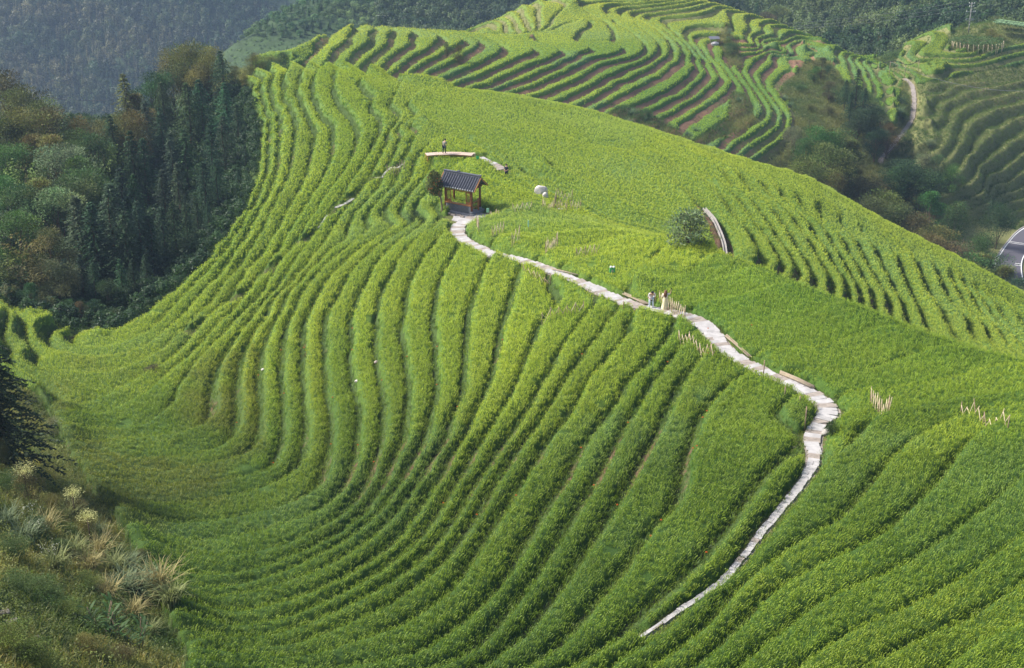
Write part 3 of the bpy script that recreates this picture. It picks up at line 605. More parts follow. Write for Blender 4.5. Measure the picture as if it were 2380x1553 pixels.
def scatter(name, P, variants, tint, scl, tilt=.12, lean=None, kind='stuff', label=None, cat=None):
    n = len(P); me = bpy.data.meshes.new(name); me.vertices.add(n); me.vertices.foreach_set('co', np.asarray(P, np.float32).ravel())
    def A(nm, ty, key, d): a = me.attributes.new(nm, ty, 'POINT'); a.data.foreach_set(key, np.asarray(d).ravel())
    A('idx', 'INT', 'value', rng.integers(0, len(variants), n).astype(np.int32))
    rot = np.stack([rng.normal(0, tilt, n), rng.normal(0, tilt, n), rng.uniform(0, 2 * PI, n)], 1).astype(np.float32)
    if lean is not None: rot[:, 0] += lean[0]; rot[:, 1] += lean[1]; rot[:, 2] *= .35
    A('rot', 'FLOAT_VECTOR', 'vector', rot); 
    if np.ndim(scl) == 1: scl = np.stack([scl, scl, scl], 1)
    A('scl', 'FLOAT_VECTOR', 'vector', scl.astype(np.float32)); A('tint', 'FLOAT_VECTOR', 'vector', tint.astype(np.float32))
    o = bpy.data.objects.new(name, me); COL.objects.link(o); md = o.modifiers.new('scatter', 'NODES'); md.node_group = scatter_group(variants)
    o['kind'] = kind
    if label: o['label'] = label
    if cat: o['category'] = cat
    return o
def jitter(x0, x1, y0, y1, s, j=.42):
    gx, gy = np.meshgrid(np.arange(x0, x1, s), np.arange(y0, y1, s)); gx = gx.ravel(); gy = gy.ravel()
    return gx + rng.uniform(-j, j, gx.size) * s, gy + rng.uniform(-j, j, gy.size) * s
def look(xs_, ys_, A, x, y, near=False):
    fx = np.clip(np.interp(x, xs_, np.arange(len(xs_))), 0, len(xs_) - 1.001); fy = np.clip(np.interp(y, ys_, np.arange(len(ys_))), 0, len(ys_) - 1.001)
    if near: return A[np.rint(fy).astype(int), np.rint(fx).astype(int)]
    i = fx.astype(int); j = fy.astype(int); u = fx - i; v = fy - j
    return (A[j, i] * (1 - u) + A[j, i+1] * u) * (1 - v) + (A[j+1, i] * (1 - u) + A[j+1, i+1] * u) * v
M_RICE = leaf_mat('rice_leaf', .38, .5)
RV = [rice_tuft(100 + i, True, 22, .0155).build('rice_plant_form', M_RICE) for i in range(5)]
RVf = [rice_tuft(200 + i, True, 15, .024, .19).build('rice_plant_form', M_RICE) for i in range(4)]
WV = [weed_tuft(300 + i, 22, (.25, .75), (.1, .4), .014, .2).build('weed_form', M_RICE) for i in range(4)] + [scrub_tuft(310 + i).build('weed_form', M_RICE) for i in range(2)]
GV = [weed_tuft(330 + i, 18, (.16, .38), (.08, .24), .014, .2).build('bank_grass_form', M_RICE) for i in range(3)]
C_Y = np.array((.21, .33, .045)); C_G = np.array((.105, .215, .030)); C_B = np.array((.125, .25, .095)); C_SHADE = np.array((.062, .138, .019)); C_O = np.array((.125, .16, .035))
def lerp(a, b, t): return a + (b - a) * np.asarray(t)[:, None]
def rice_tint(x, y, T, px, py, seed=0):
    k = np.floor(T); a = np.clip(.47 + .65 * fbm(x * .045, y * .045, 40 + seed) + .5 * (hsh(k, seed) - .5), 0, 1)
    c = lerp(C_G[None], C_Y[None], a ** 1.2)
    bl = sstep(.15, .5, fbm(x * .07, y * .07, 51 + seed) + .25 * fbm(x * .3, y * .3, 52) + .5 * (hsh(k, seed + 5) - .5)); c = lerp(c, C_B[None], bl * .7)
    return c
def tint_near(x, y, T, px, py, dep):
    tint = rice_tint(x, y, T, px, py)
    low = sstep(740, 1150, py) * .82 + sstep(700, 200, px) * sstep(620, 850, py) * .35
    tint = lerp(tint, C_SHADE[None], np.clip(low, 0, .85) * (.8 + .4 * fbm(x * .2, y * .2, 61)))  # shade over the foreground and bowl put into the rice colour
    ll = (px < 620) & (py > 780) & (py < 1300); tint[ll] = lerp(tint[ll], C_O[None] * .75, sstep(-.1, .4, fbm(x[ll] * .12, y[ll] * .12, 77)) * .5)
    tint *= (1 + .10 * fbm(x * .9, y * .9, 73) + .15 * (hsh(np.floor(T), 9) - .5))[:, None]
    fl_ = (px > 900) & (T < 3) & (dep > 140); tint[fl_] = lerp(tint[fl_], np.array([(.165, .275, .055)]), np.full(fl_.sum(), .6)); top_ = (dep > 128) & ~fl_; tint[top_] = lerp(tint[top_], C_Y[None], .35 * np.ones(top_.sum())); return tint  # ridge rice yellower and lighter: the crest's brighter light put into its colour
def tint_far(x, y, T, px, py):
    t = rice_tint(x, y, T, px, py, 3); yl = sstep(150, 40, py) * sstep(1900, 1700, px); t = lerp(t, np.array([(.26, .35, .055)]), yl * .6); t[px > 2075] *= .8; return t
def canopy_mat():
    m, n, b, o = new_mat('rice_canopy'); a = attr(n, 'zone'); f1 = noise(n, 9, 4, .7); f2 = noise(n, 2.2, 4, .6)
    c = mixc(n, 1.0, a.outputs['Color'], ramp(n, f1, [(.3, (.55, .6, .5)), (.7, (1.15, 1.1, 1.1))]), 'MULTIPLY'); c = mixc(n, 1.0, c, ramp(n, f2, [(.3, (.8, .85, .8)), (.7, (1.1, 1.08, 1))]), 'MULTIPLY')
    n.links.new(c, b.inputs['Base Color']); bump(n, b, noise(n, 14, 5, .8), .8, .12); b.inputs['Roughness'].default_value = .7; return m
M_CAN = canopy_mat()
def canopy(name, xg, yg, H, CP_, height, tint, label, keepm):
    g = grid_mesh(name, xg, yg, H + CP_ * height - .04, M_CAN, tint.reshape(*H.shape, 3), keepm, 'stuff'); g['label'] = label; g['category'] = 'rice'
XA, YA = np.meshgrid(xs, ys); kk = (CPA > .05) | (np.roll(CPA, -1, 0) > .05) | (np.roll(CPA, -1, 1) > .05) | (np.roll(np.roll(CPA, -1, 0), -1, 1) > .05); kk &= (PXA > -250) & (PXA < 2650) & (PYA < 1850)
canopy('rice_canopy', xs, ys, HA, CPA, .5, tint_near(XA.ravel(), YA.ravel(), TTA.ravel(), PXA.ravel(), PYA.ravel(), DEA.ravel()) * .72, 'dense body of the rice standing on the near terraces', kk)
XB, YB = np.meshgrid(xsB, ysB); kk = (CPB > .05) | (np.roll(CPB, -1, 0) > .05) | (np.roll(CPB, -1, 1) > .05); kk &= (PXB > 500) & (PXB < 2600) & (PYB < 700)
canopy('rice_canopy', xsB, ysB, HB, CPB, .65, tint_far(XB.ravel(), YB.ravel(), TTB.ravel(), PXB.ravel(), PYB.ravel()) * .78, 'dense body of the rice standing on the far terraces', kk)
# rice on the near sheet
parts = []
for (y0, y1, s) in ((46, 112, .235), (112, 150, .28), (150, 262, .36)):
    x, y = jitter(-75 if y0 > 100 else -45, 92 if y0 > 100 else 62, y0, y1, s)
    m = look(xs, ys, PLA, x, y, True) & (fbm(x * .55, y * .55, 95, 2) < .7); x = x[m]; y = y[m]; parts.append(np.stack([x, y, np.full(len(x), s)], 1))
Q = np.concatenate(parts); x, y, s = Q.T; z = look(xs, ys, HA, x, y); px, py, dep = fwd(x, y, z)
m = (px > -200) & (px < 2580) & (py < 1690) & (py > 100); x, y, s, z, px, py, dep = [a[m] for a in (x, y, s, z, px, py, dep)]
T = look(xs, ys, TTA, x, y, True)
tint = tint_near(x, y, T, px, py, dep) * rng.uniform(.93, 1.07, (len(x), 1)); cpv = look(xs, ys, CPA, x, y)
far = s > .33; sc = rng.uniform(.85, 1.15, len(x)) * np.where(far, 1.05, np.where(s > .25, 1.0, .88)); ff = T - np.floor(T); hz = sc * .80 * (1.0 + .14 * fbm(x * .5, y * .5, 71) + .1 * fbm(x * 1.3, y * 1.3, 72)) * np.where(far, .85, np.where(s > .25, .95, 1.05))
wl = .28 * fbm(x * .06, y * .06, 90)
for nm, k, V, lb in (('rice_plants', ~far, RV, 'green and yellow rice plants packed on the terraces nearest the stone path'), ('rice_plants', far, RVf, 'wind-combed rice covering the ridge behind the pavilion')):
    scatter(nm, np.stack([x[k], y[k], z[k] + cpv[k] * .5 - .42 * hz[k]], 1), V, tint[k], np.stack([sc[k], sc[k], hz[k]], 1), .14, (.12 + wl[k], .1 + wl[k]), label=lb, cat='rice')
print('rice A', len(x), round(time.time() - T0, 1))
# short grass on banks, path edges; weeds on unplanted ground
x, y = jitter(-75, 92, 46, 262, .36); z = look(xs, ys, HA, x, y); px, py, dep = fwd(x, y, z)
W_ = look(xs, ys, WEA, x, y, True); P_ = look(xs, ys, PLA, x, y, True); E_ = look(xs, ys, ZNA[..., 2], x, y)
dpm, _ = dist_poly(x, y, PM, 6); _, wpm = dist_poly(x, y, np.concatenate([PM[:, :2], PMW[:, None]], 1), 6); dpl, _ = dist_poly(x, y, PL, 6); dpp = np.hypot(x - PAD[0][0], y - PAD[0][1]); dpd, _ = dist_poly(x, y, DP, 6)
clear = (dpm - wpm > .02) & (dpl > .2) & (dpp > PAD[1] - .2) & (dpd > 1.0)
m = (~W_) & (~P_) & clear & (px > -100) & (px < 2480) & (py < 1680) & (rng.random(len(x)) < .85)
brn = look(xs, ys, ZNA[..., 1], x, y)
m &= rng.random(len(x)) > np.clip(brn * 1.1 - .25, 0, .9)
xx, yy, zz = x[m], y[m], z[m]; t = lerp(np.array([(.06, .118, .022)]), np.array([(.14, .225, .04)]), np.clip(.5 + fbm(xx * .3, yy * .3, 80), 0, 1)) * rng.uniform(.75, 1.2, (len(xx), 1))
scatter('bank_grass', np.stack([xx, yy, zz], 1), GV, t, rng.uniform(.8, 1.7, len(xx)), .3, label='short green grass on the terrace banks and path edges', cat='grass')
m = W_ & clear & (px > -320) & (px < 480) & (py < 1680) & (py > 820) ; xx, yy, zz = x[m], y[m], z[m]
a = np.clip(.5 + 1.2 * fbm(xx * .22, yy * .22, 81), 0, 1); t = lerp(np.array([(.065, .12, .03)]), np.array([(.25, .26, .09)]), a) * rng.uniform(.7, 1.25, (len(xx), 1))
scatter('bank_weeds', np.stack([xx, yy, zz], 1), WV, t, rng.uniform(.7, 1.5, len(xx)), .25, label='tangled weeds and ferns on the slope at the lower edge', cat='weeds')
# far sheet
x, y = jitter(-70, 168, 240, 412, .55); z = look(xsB, ysB, HB, x, y); px, py, dep = fwd(x, y, z)
P_ = look(xsB, ysB, PLB, x, y, True); W_ = look(xsB, ysB, WEB, x, y, True); vis = (px > 520) & (px < 2480) & (py < 760); T = look(xsB, ysB, TTB, x, y, True)
m = P_ & vis; xx, yy, zz = x[m], y[m], z[m]; t = tint_far(xx, yy, T[m], px[m], py[m]) * rng.uniform(.9, 1.1, (len(xx), 1))
sc = rng.uniform(1.1, 1.4, len(xx)); zz = zz + look(xsB, ysB, CPB, xx, yy) * .65 - .45; scatter('rice_plants', np.stack([xx, yy, zz], 1), RVf, t, np.stack([sc, sc, sc * .72], 1), .12, (.1, .05), label='rice in narrow bands on the far brown-banked terraces', cat='rice')
brn = look(xsB, ysB, ZNB[..., 1], x, y); E_ = look(xsB, ysB, ZNB[..., 2], x, y)
m = vis & ~P_ & (E_ < .5) & (W_ | (rng.random(len(x)) > .35 + brn * .6)) & (px < 2420)
rq = np.hypot((x - at_z(2385,600,ROADZ)[0]) / 14.0, (y - at_z(2385,600,ROADZ)[1]) / 17.0); m &= rq > 1.08
xx, yy, zz = x[m], y[m], z[m]; a = np.clip(.5 + 1.1 * fbm(xx * .08, yy * .08, 82), 0, 1); t = lerp(np.array([(.055, .115, .035)]), np.array([(.17, .19, .07)]), a) * rng.uniform(.7, 1.25, (len(xx), 1))
wk = W_[m]; cs = (px[m] > 2115) & (py[m] < 560); t[cs] = lerp(np.array([(.06, .12, .028)]), np.array([(.115, .175, .045)]), a[cs]) * rng.uniform(.7, 1.25, (cs.sum(), 1)); scatter('hillside_weeds', np.stack([xx, yy, zz], 1), WV, t, np.where(cs, rng.uniform(.9, 1.5, len(xx)), np.where(wk, rng.uniform(1.1, 2.4, len(xx)), rng.uniform(.7, 1.1, len(xx)))), .25, label='rough grass and scrub over the unplanted far slopes', cat='weeds')
print('scatter B', len(xx), round(time.time() - T0, 1))
# ------------------------------------------------------------------ trees and bushes, each a thing with crown and trunk
def obj_leaf_mat(name, trans=.3, rough=.6):
    m, n, b, o = new_mat(name); oi = N(n, 'ShaderNodeObjectInfo'); v = attr(n, 'leaf')
    c = mixc(n, 1.0, oi.outputs['Color'], v.outputs['Color'], 'MULTIPLY'); n.links.new(c, b.inputs['Base Color']); b.inputs['Roughness'].default_value = rough
    tr = N(n, 'ShaderNodeBsdfTranslucent'); n.links.new(c, tr.inputs[0]); x = N(n, 'ShaderNodeMixShader'); x.inputs[0].default_value = trans
    n.links.new(b.outputs[0], x.inputs[1]); n.links.new(tr.outputs[0], x.inputs[2]); n.links.new(x.outputs[0], o.inputs[0]); return m
M_LEAF = obj_leaf_mat('foliage'); M_BARK = simple_mat('bark', (.13, .09, .06), .9, .35, 3, .5, dist=.05); M_BARKL = simple_mat('pale_bark', (.26, .19, .13), .9, .3, 6, .4)
def unit(v): v = np.asarray(v, float); return v / (np.linalg.norm(v) + 1e-9)
def tube(bm, pts, rad, sides=6):
    rings = []
    for i, p in enumerate(pts):
        d = unit(np.asarray(pts[min(i + 1, len(pts) - 1)]) - np.asarray(pts[max(i - 1, 0)])); a = unit(np.cross(d, [0.3, 1, .2] if abs(d[2]) > .8 else [0, 0, 1])); b = np.cross(d, a)
        rings.append([bm.verts.new(tuple(np.asarray(p) + rad[i] * (a * math.cos(2 * PI * k / sides) + b * math.sin(2 * PI * k / sides)))) for k in range(sides)])
    for r0, r1 in zip(rings[:-1], rings[1:]):
        for k in range(sides): bm.faces.new((r0[k], r0[(k+1) % sides], r1[(k+1) % sides], r1[k]))
    bm.faces.new(rings[0][::-1]); bm.faces.new(rings[-1])
def bm_mesh(bm, name, mat, smooth=False):
    bmesh.ops.recalc_face_normals(bm, faces=bm.faces); me = bpy.data.meshes.new(name); bm.to_mesh(me); bm.free(); me.materials.append(mat)
    if smooth:
        for f in me.polygons: f.use_smooth = True
    return me
def spray(L, q, p, d, s, col, n=3):
    """a small fan of leaves at p along d"""
    for _ in range(n):
        dd = unit(d + np.array([q.gauss(0, .5), q.gauss(0, .5), q.gauss(0, .35)])); sd = unit(np.cross(dd, [q.gauss(0, .6), q.gauss(0, .6), 1])); k = q.uniform(.75, 1.3); z = s * q.uniform(.6, 1.3)
        L.strip([p, p + dd * z, p + dd * z * 2], [z * .2, z * .45, 0], sd, tuple(c * k for c in col))
def crown_conifer(seed, droop=.25, w=.2, s=.022, tiers=34, dense=1.0, base=.12):
    """unit height crown: whorls of branches carrying sprays"""
    q = random.Random(seed); L = Leaves(); bend = (q.uniform(-.02, .02), q.uniform(-.02, .02))
    for t in range(tiers):
        z0 = base + (1 - base) * (t + q.uniform(0, .8)) / tiers; rr = w * (1 - (z0 - base) / (1 - base)) ** .85 * q.uniform(.7, 1.2) + .008; a0 = q.uniform(0, 6)
        nb = 7
        for b in range(nb):
            kb = q.uniform(.55, 1.5); a = a0 + 2 * PI * b / nb + q.uniform(-.3, .3); r = rr * q.uniform(.6, 1.1); m = max(2, int((2 + 16 * r) * dense))
            for i in range(m):
                u = (i + .6) / m; p = np.array([bend[0] * z0 + math.cos(a) * r * u, bend[1] * z0 + math.sin(a) * r * u, z0 + .02 - droop * r * u * u + q.uniform(-.006, .006)])
                tip = kb * q.uniform(.8, 1.2); spray(L, q, p, np.array([math.cos(a), math.sin(a), -.15]), s, (tip, tip, tip * .95), 3)
    return L
def crown_broad(seed, lobes=11, w=.36, s=.02, per=150, base=.3, squash=.8, flat=0):
    """unit height crown of leafy lobes round hidden limbs, with gaps"""
    q = random.Random(seed); L = Leaves(); cs = []
    for i in range(lobes):
        a = q.uniform(0, 2 * PI); h = q.uniform(base, .86); env = math.sin(PI * min(1, max(.05, (h - base + .12) / (1.02 - base)))) ** .6; r = w * env * q.uniform(.2, .8)
        cs.append((np.array([math.cos(a) * r, math.sin(a) * r, h]), q.uniform(.1, .19) * (w / .36)))
    cs.append((np.array([0, 0, .85]), .14 * w / .36))
    for c, r in cs:
        k0 = q.uniform(.6, 1.35); hue = q.uniform(.85, 1.2)
        for i in range(per):
            d = unit([q.gauss(0, 1), q.gauss(0, 1), q.gauss(.25, 1)]); rr = r * (q.random() ** .33) * q.uniform(.85, 1.15)
            p = c + d * rr * np.array([1, 1, squash]); k = k0 * q.uniform(.8, 1.25)
            spray(L, q, p, unit(d + [0, 0, .2]), s, (k * hue, k, k * .9), 1)
    return L, cs
def trunk_mesh(seed, r=.016, top=.96, limbs=None, mat=None):
    q = random.Random(seed); bm = bmesh.new(); pts = [np.array([q.uniform(-.006, .006) * i, q.uniform(-.006, .006) * i, top * i / 6 - (.03 if i == 0 else 0)]) for i in range(7)]
    tube(bm, pts, [r * (1.25 - 1.05 * i / 6) for i in range(7)])
    for c, rr in (limbs or []):
        k = min(5, max(1, int(c[2] * 6 * .55))); a = pts[k]; tube(bm, [a, (a + c) / 2 + [0, 0, .02], c], [r * .5, r * .3, r * .12], 4)
    return bm_mesh(bm, 'trunk', mat or M_BARK)
def leaves_me(L, name='crown'):
    o = L.build(name, M_LEAF); me = o.data; bpy.data.objects.remove(o); return me
PROTO = {}
for i in range(4):
    PROTO['conifer', i] = (leaves_me(crown_conifer(10 + i, q_ := .3, [.30, .34, .27, .36][i], .0115, 34, 2.0, [.1, .16, .08, .2][i])), trunk_mesh(10 + i))
for i in range(5):
    L, cs = crown_broad(30 + i, [13, 16, 12, 18, 14][i], [.36, .42, .3, .46, .34][i], .0098, 640, [.25, .3, .2, .34, .15][i]); PROTO['broad', i] = (leaves_me(L), trunk_mesh(30 + i, .018, .7, cs))
for i in range(2):
    L, cs = crown_broad(50 + i, 20, .5, .011, 480, .16, .8); PROTO['bush', i] = (leaves_me(L), trunk_mesh(50 + i, .015, .4, cs[:8]))
def crown_plume(seed):
    """bamboo-like: arching culms hung with fine leaves"""
    q = random.Random(seed); L = Leaves()
    for c in range(16):
        a = q.uniform(0, 2 * PI); out = q.uniform(.05, .3); h = q.uniform(.75, 1.0); k = q.uniform(.8, 1.25)
        for i in range(55):
            u = q.uniform(.25, 1); p = np.array([math.cos(a) * out * u * u, math.sin(a) * out * u * u, h * (u - .12 * u ** 3)]) + np.array([q.gauss(0, .025), q.gauss(0, .025), q.gauss(0, .012)])
            spray(L, q, p, np.array([math.cos(a), math.sin(a), -.6]), .016, (k, k, k * .85), 2)
    return L
for i in range(2): PROTO['plume', i] = (leaves_me(crown_plume(60 + i)), trunk_mesh(60 + i, .006, .9))
def empty(name, loc, label=None, cat=None, group=None, rz=0):
    o = bpy.data.objects.new(name, None); COL.objects.link(o); o.location = loc; o.rotation_euler = (0, 0, rz); o.empty_display_size = .3
    if label: o['label'] = label
    if cat: o['category'] = cat
    if group: o['group'] = group
    return o
def child(name, me, parent, label=None, loc=(0, 0, 0), rot=(0, 0, 0), scale=(1, 1, 1)):
    o = bpy.data.objects.new(name, me); COL.objects.link(o); o.parent = parent; o.location = loc; o.rotation_euler = rot; o.scale = scale
    if label: o['label'] = label
    return o
def tree(kind, v, x, y, z, h, wid, col, name, label, group=None, cat='tree', rz=None):
    e = empty(name, (x, y, z - .15), label, cat, group, rnd.uniform(0, 6) if rz is None else rz); cr, tk = PROTO[kind, v]
    a = child('crown', cr, e, scale=(h * wid, h * wid, h)); a.color = (*col, 1); child('trunk', tk, e, scale=(h, h, h)); return e
def groundA(x, y): return float(surfA(np.array([[x]]), np.array([[y]]))[0, 0])
def groundB(x, y): return float(surfB(np.array([[x]]), np.array([[y]]))[0, 0])
def groundC(x, y): return float(surfC(np.array([[x]]), np.array([[y]]))[0, 0])
def ground_ray(px, py, g, lo, hi, n=160):
    """first place where the sight line of a survey point meets the ground"""
    d = np.linspace(lo, hi, n); r = ray(px, py); X = r[0] * d; Y = r[1] * d; Z = r[2] * d; G = g(X[None], Y[None])[0]; k = np.argmax(Z < G)
    if Z[k] >= G[k]: k = n - 1
    return X[k], Y[k], G[k], d[k]
GR = {'A': groundA, 'B': groundB, 'C': groundC}
GRV = {'A': surfA, 'B': surfB, 'C': surfC}
def by_top(px, top, depth, sheet, lo=4, hi=26):
    """stand a tree at this depth so that its top comes to the survey height"""
    r = at_d(px, top, depth); z = GR[sheet](r[0], r[1]); return r[0], r[1], z, max(lo, min(hi, r[2] - z))
GRN = {'dark': (.040, .088, .038), 'blue': (.064, .118, .062), 'olive': (.12, .135, .038), 'gold': (.19, .19, .055), 'mid': (.06, .12, .034), 'brown': (.095, .10, .04), 'pale': (.16, .21, .11), 'deep': (.030, .064, .028), 'fresh': (.10, .165, .035)}
NAMES = {'dark': 'dark green', 'blue': 'blue-green', 'olive': 'olive', 'gold': 'golden-tipped', 'mid': 'mid-green', 'brown': 'brownish', 'pale': 'pale-leaved', 'deep': 'blackish green', 'fresh': 'fresh green'}
KN = {'conifer': ('conifer_tree', 'conifer'), 'broad': ('broadleaf_tree', 'broadleaf tree'), 'bush': ('bush', 'bush'), 'plume': ('bamboo_clump', 'bamboo clump')}
ORD = ['first', 'second', 'third', 'fourth', 'fifth', 'sixth', 'seventh', 'eighth', 'ninth', 'tenth', 'eleventh', 'twelfth', 'thirteenth', 'fourteenth', 'fifteenth', 'sixteenth', 'seventeenth', 'eighteenth', 'nineteenth', 'twentieth'] + [f'{k}th' for k in range(21, 90)]
def row_of(trees, where, group, sheet, lo=4, hi=26):
    """trees: (px, top, depth, kind, colour, width factor)"""
    if group == G1 and ' row of' in where: trees = [t_ for k_, t_ in enumerate(sorted(trees)) if k_ % 3 != 1 or t_[3] != 'conifer']
    out = []
    for i, (px, top, dep, kind, col, wd) in enumerate(sorted(trees, key=lambda t: t[0])):
        wd = wd * (1.2 if group == 'trees of the gully at the right' and kind != 'conifer' else 1); x, y, z, h = by_top(px, top, dep, sheet, lo, hi); nv = {'conifer': 4, 'broad': 5, 'bush': 2, 'plume': 2}[kind]
        c = tuple(v * rnd.uniform(.82, 1.2) for v in GRN[col])
        out.append(tree(kind, rnd.randrange(nv), x, y, z, h, wd * rnd.uniform(.92, 1.08), c, KN[kind][0], f'{NAMES[col]} {KN[kind][1]}, {ORD[i]} {where}', group))
    return out
G1 = 'trees of the wood at the left'
row_of([(8,152,226,'broad','brown',1.1),(48,185,222,'broad','brown',1.1),(80,222,217,'broad','olive',1.1),(112,238,214,'broad','olive',1.1),(150,292,211,'broad','mid',1.1),(183,268,216,'broad','olive',.8),(205,300,208,'broad','mid',1),(235,300,212,'plume','fresh',1),(262,262,226,'broad','olive',1.1)], 'from left along the skyline of the left wood', G1, 'A')
row_of([(285,172,234,'conifer','gold',1.0),(312,205,236,'broad','olive',1.0),(348,158,246,'broad','dark',1.0),(372,190,243,'conifer','mid',1.0),(396,152,250,'broad','mid',1.1),(418,98,254,'broad','gold',.9),(446,92,252,'broad','olive',.9),(478,104,250,'broad','gold',.85),(512,118,243,'conifer','dark',1.0),(545,148,250,'broad','olive',.9),(566,168,246,'broad','gold',.8)], 'from left along the top of the tall stand', G1, 'A')
row_of([(255,268,222,'conifer','dark',1.1),(300,255,225,'broad','olive',1.0),(335,235,230,'conifer','blue',1.1),(370,250,226,'conifer','dark',1.1),(398,205,232,'conifer','dark',1.1),(432,192,230,'conifer','mid',1.1),(462,185,232,'conifer','dark',1.1),(492,196,228,'conifer','blue',1.1),(520,192,228,'conifer','blue',1.1),(548,240,224,'conifer','dark',1.0),(575,262,224,'conifer','blue',.9)], 'from left in the second row of the tall stand', G1, 'A')
row_of([(232,318,206,'plume','fresh',1.1),(262,330,206,'conifer','dark',1.0),(300,305,206,'conifer','deep',.9),(330,320,208,'conifer','dark',1.0),(362,330,206,'conifer','deep',1.0),(392,310,208,'conifer','blue',1.1),(425,300,208,'conifer','dark',1.1),(455,270,211,'conifer','blue',1.1),(487,285,208,'conifer','dark',1.1),(515,270,211,'conifer','dark',1.0),(540,300,210,'conifer','blue',1.1),(568,330,208,'conifer','dark',.9)], 'from left in the third row of the tall stand', G1, 'A')
row_of([(205,365,190,'broad','mid',1.1),(240,375,190,'conifer','dark',1.0),(275,390,188,'conifer','deep',1.0),(308,405,188,'conifer','dark',1.0),(342,400,188,'conifer','blue',1.1),(375,395,188,'conifer','deep',1.1),(408,380,190,'conifer','blue',1.1),(440,385,190,'conifer','dark',1.1),(470,375,192,'conifer','deep',1.1),(500,370,194,'conifer','dark',1.0),(525,380,196,'conifer','blue',.9),(552,400,200,'conifer','dark',.8)], 'from left in the fourth row of the tall stand', G1, 'A')
row_of([(172,455,170,'conifer','blue',1.2),(208,470,169,'conifer','dark',1.2),(250,428,171,'conifer','blue',1.2),(285,490,169,'conifer','dark',1.1),(315,468,171,'conifer','blue',1.1),(345,500,172,'conifer','deep',1.1),(372,480,174,'conifer','dark',1.1),(400,470,176,'conifer','deep',1.1),(428,470,179,'conifer','dark',1.0),(455,460,182,'conifer','deep',1.0),(480,470,186,'conifer','dark',.9)], 'from left in the front row by the rice', G1, 'A')
row_of([(148,600,160,'conifer','dark',1.1),(182,590,161,'conifer','deep',1.1),(214,610,160,'conifer','dark',1.0),(246,640,160,'broad','dark',1.1),(276,600,162,'conifer','dark',1.0),(305,600,163,'conifer','deep',1.0),(335,590,165,'conifer','dark',1.0),(238,735,156,'bush','dark',1.0),(268,742,157,'bush','mid',1.0)], 'from left in the wood corner by valley rice', G1, 'A', 2)
row_of([(5,265,212,'broad','mid',1.2),(40,250,212,'broad','olive',1.1),(75,300,204,'broad','olive',1.1),(15,330,200,'broad','mid',1.2),(55,345,196,'plume','fresh',1.1),(108,300,203,'broad','gold',1.1),(145,322,197,'broad','pale',1.2),(180,350,194,'broad','mid',1.1),(205,400,186,'broad','mid',1.0)], 'in the middle band of broad crowns', G1, 'A')
row_of([(5,400,184,'broad','mid',1.2),(45,420,180,'broad','mid',1.2),(85,400,182,'broad','olive',1.2),(125,425,178,'broad','pale',1.2),(158,400,182,'broad','mid',1.1)], 'in the lower band of broad crowns', G1, 'A')
row_of([(5,462,168,'plume','brown',1.3),(38,480,166,'broad','mid',1.2),(72,505,165,'plume','olive',1.3),(105,520,163,'broad','brown',1.1),(8,560,160,'plume','olive',1.3),(45,575,159,'plume','brown',1.3),(88,590,159,'plume','olive',1.2),(122,600,159,'broad','brown',1.0),(20,640,155,'plume','brown',1.2),(65,650,155,'broad','dark',1.1),(105,670,156,'plume','brown',1.1),(150,690,156,'broad','dark',1.1),(185,705,156,'broad','brown',1.0),(215,700,157,'broad','dark',1.0)], 'from left in the bamboo above the mounds', G1, 'A', 3)
row_of([(592,122,262,'broad','olive',1.1),(628,126,268,'bush','olive',1.0),(655,120,270,'bush','mid',1.0),(606,160,258,'bush','blue',1.0),(632,138,262,'bush','blue',1.0)], 'behind the shoulder of the second ridge', 'small trees behind the ridge shoulder', 'B', 1.5, 8)
G2 = 'trees of the gully at the right'
row_of([(1878,364,268,'bush','fresh',.92),(1850,290,290,'broad','pale',.8),(1905,292,288,'broad','mid',1.1),(1945,290,288,'broad','mid',1.1),(1985,300,290,'broad','olive',1.0),(1875,315,286,'broad','mid',1.0),(1925,330,282,'broad','olive',1.1),(1965,335,282,'broad','mid',1.0)], 'from left in the clump below the brown banks', G2, 'B', 3, 12)
row_of([(1996,160,318,'conifer','deep',1.1),(1968,185,318,'conifer','dark',1.0),(1980,215,312,'conifer','deep',1.2),(2012,205,312,'conifer','deep',1.2),(2030,238,310,'broad','deep',1.1),(2050,255,308,'broad','dark',1.1),(2000,250,306,'broad','deep',1.1),(2040,290,302,'broad','deep',1.0),(1912,128,338,'broad','brown',.9),(1895,150,335,'broad','mid',1.0),(1930,185,325,'broad','brown',1.0),(2068,285,305,'broad','brown',.8)], 'from left in the dark clump by far path', G2, 'B', 3, 16)
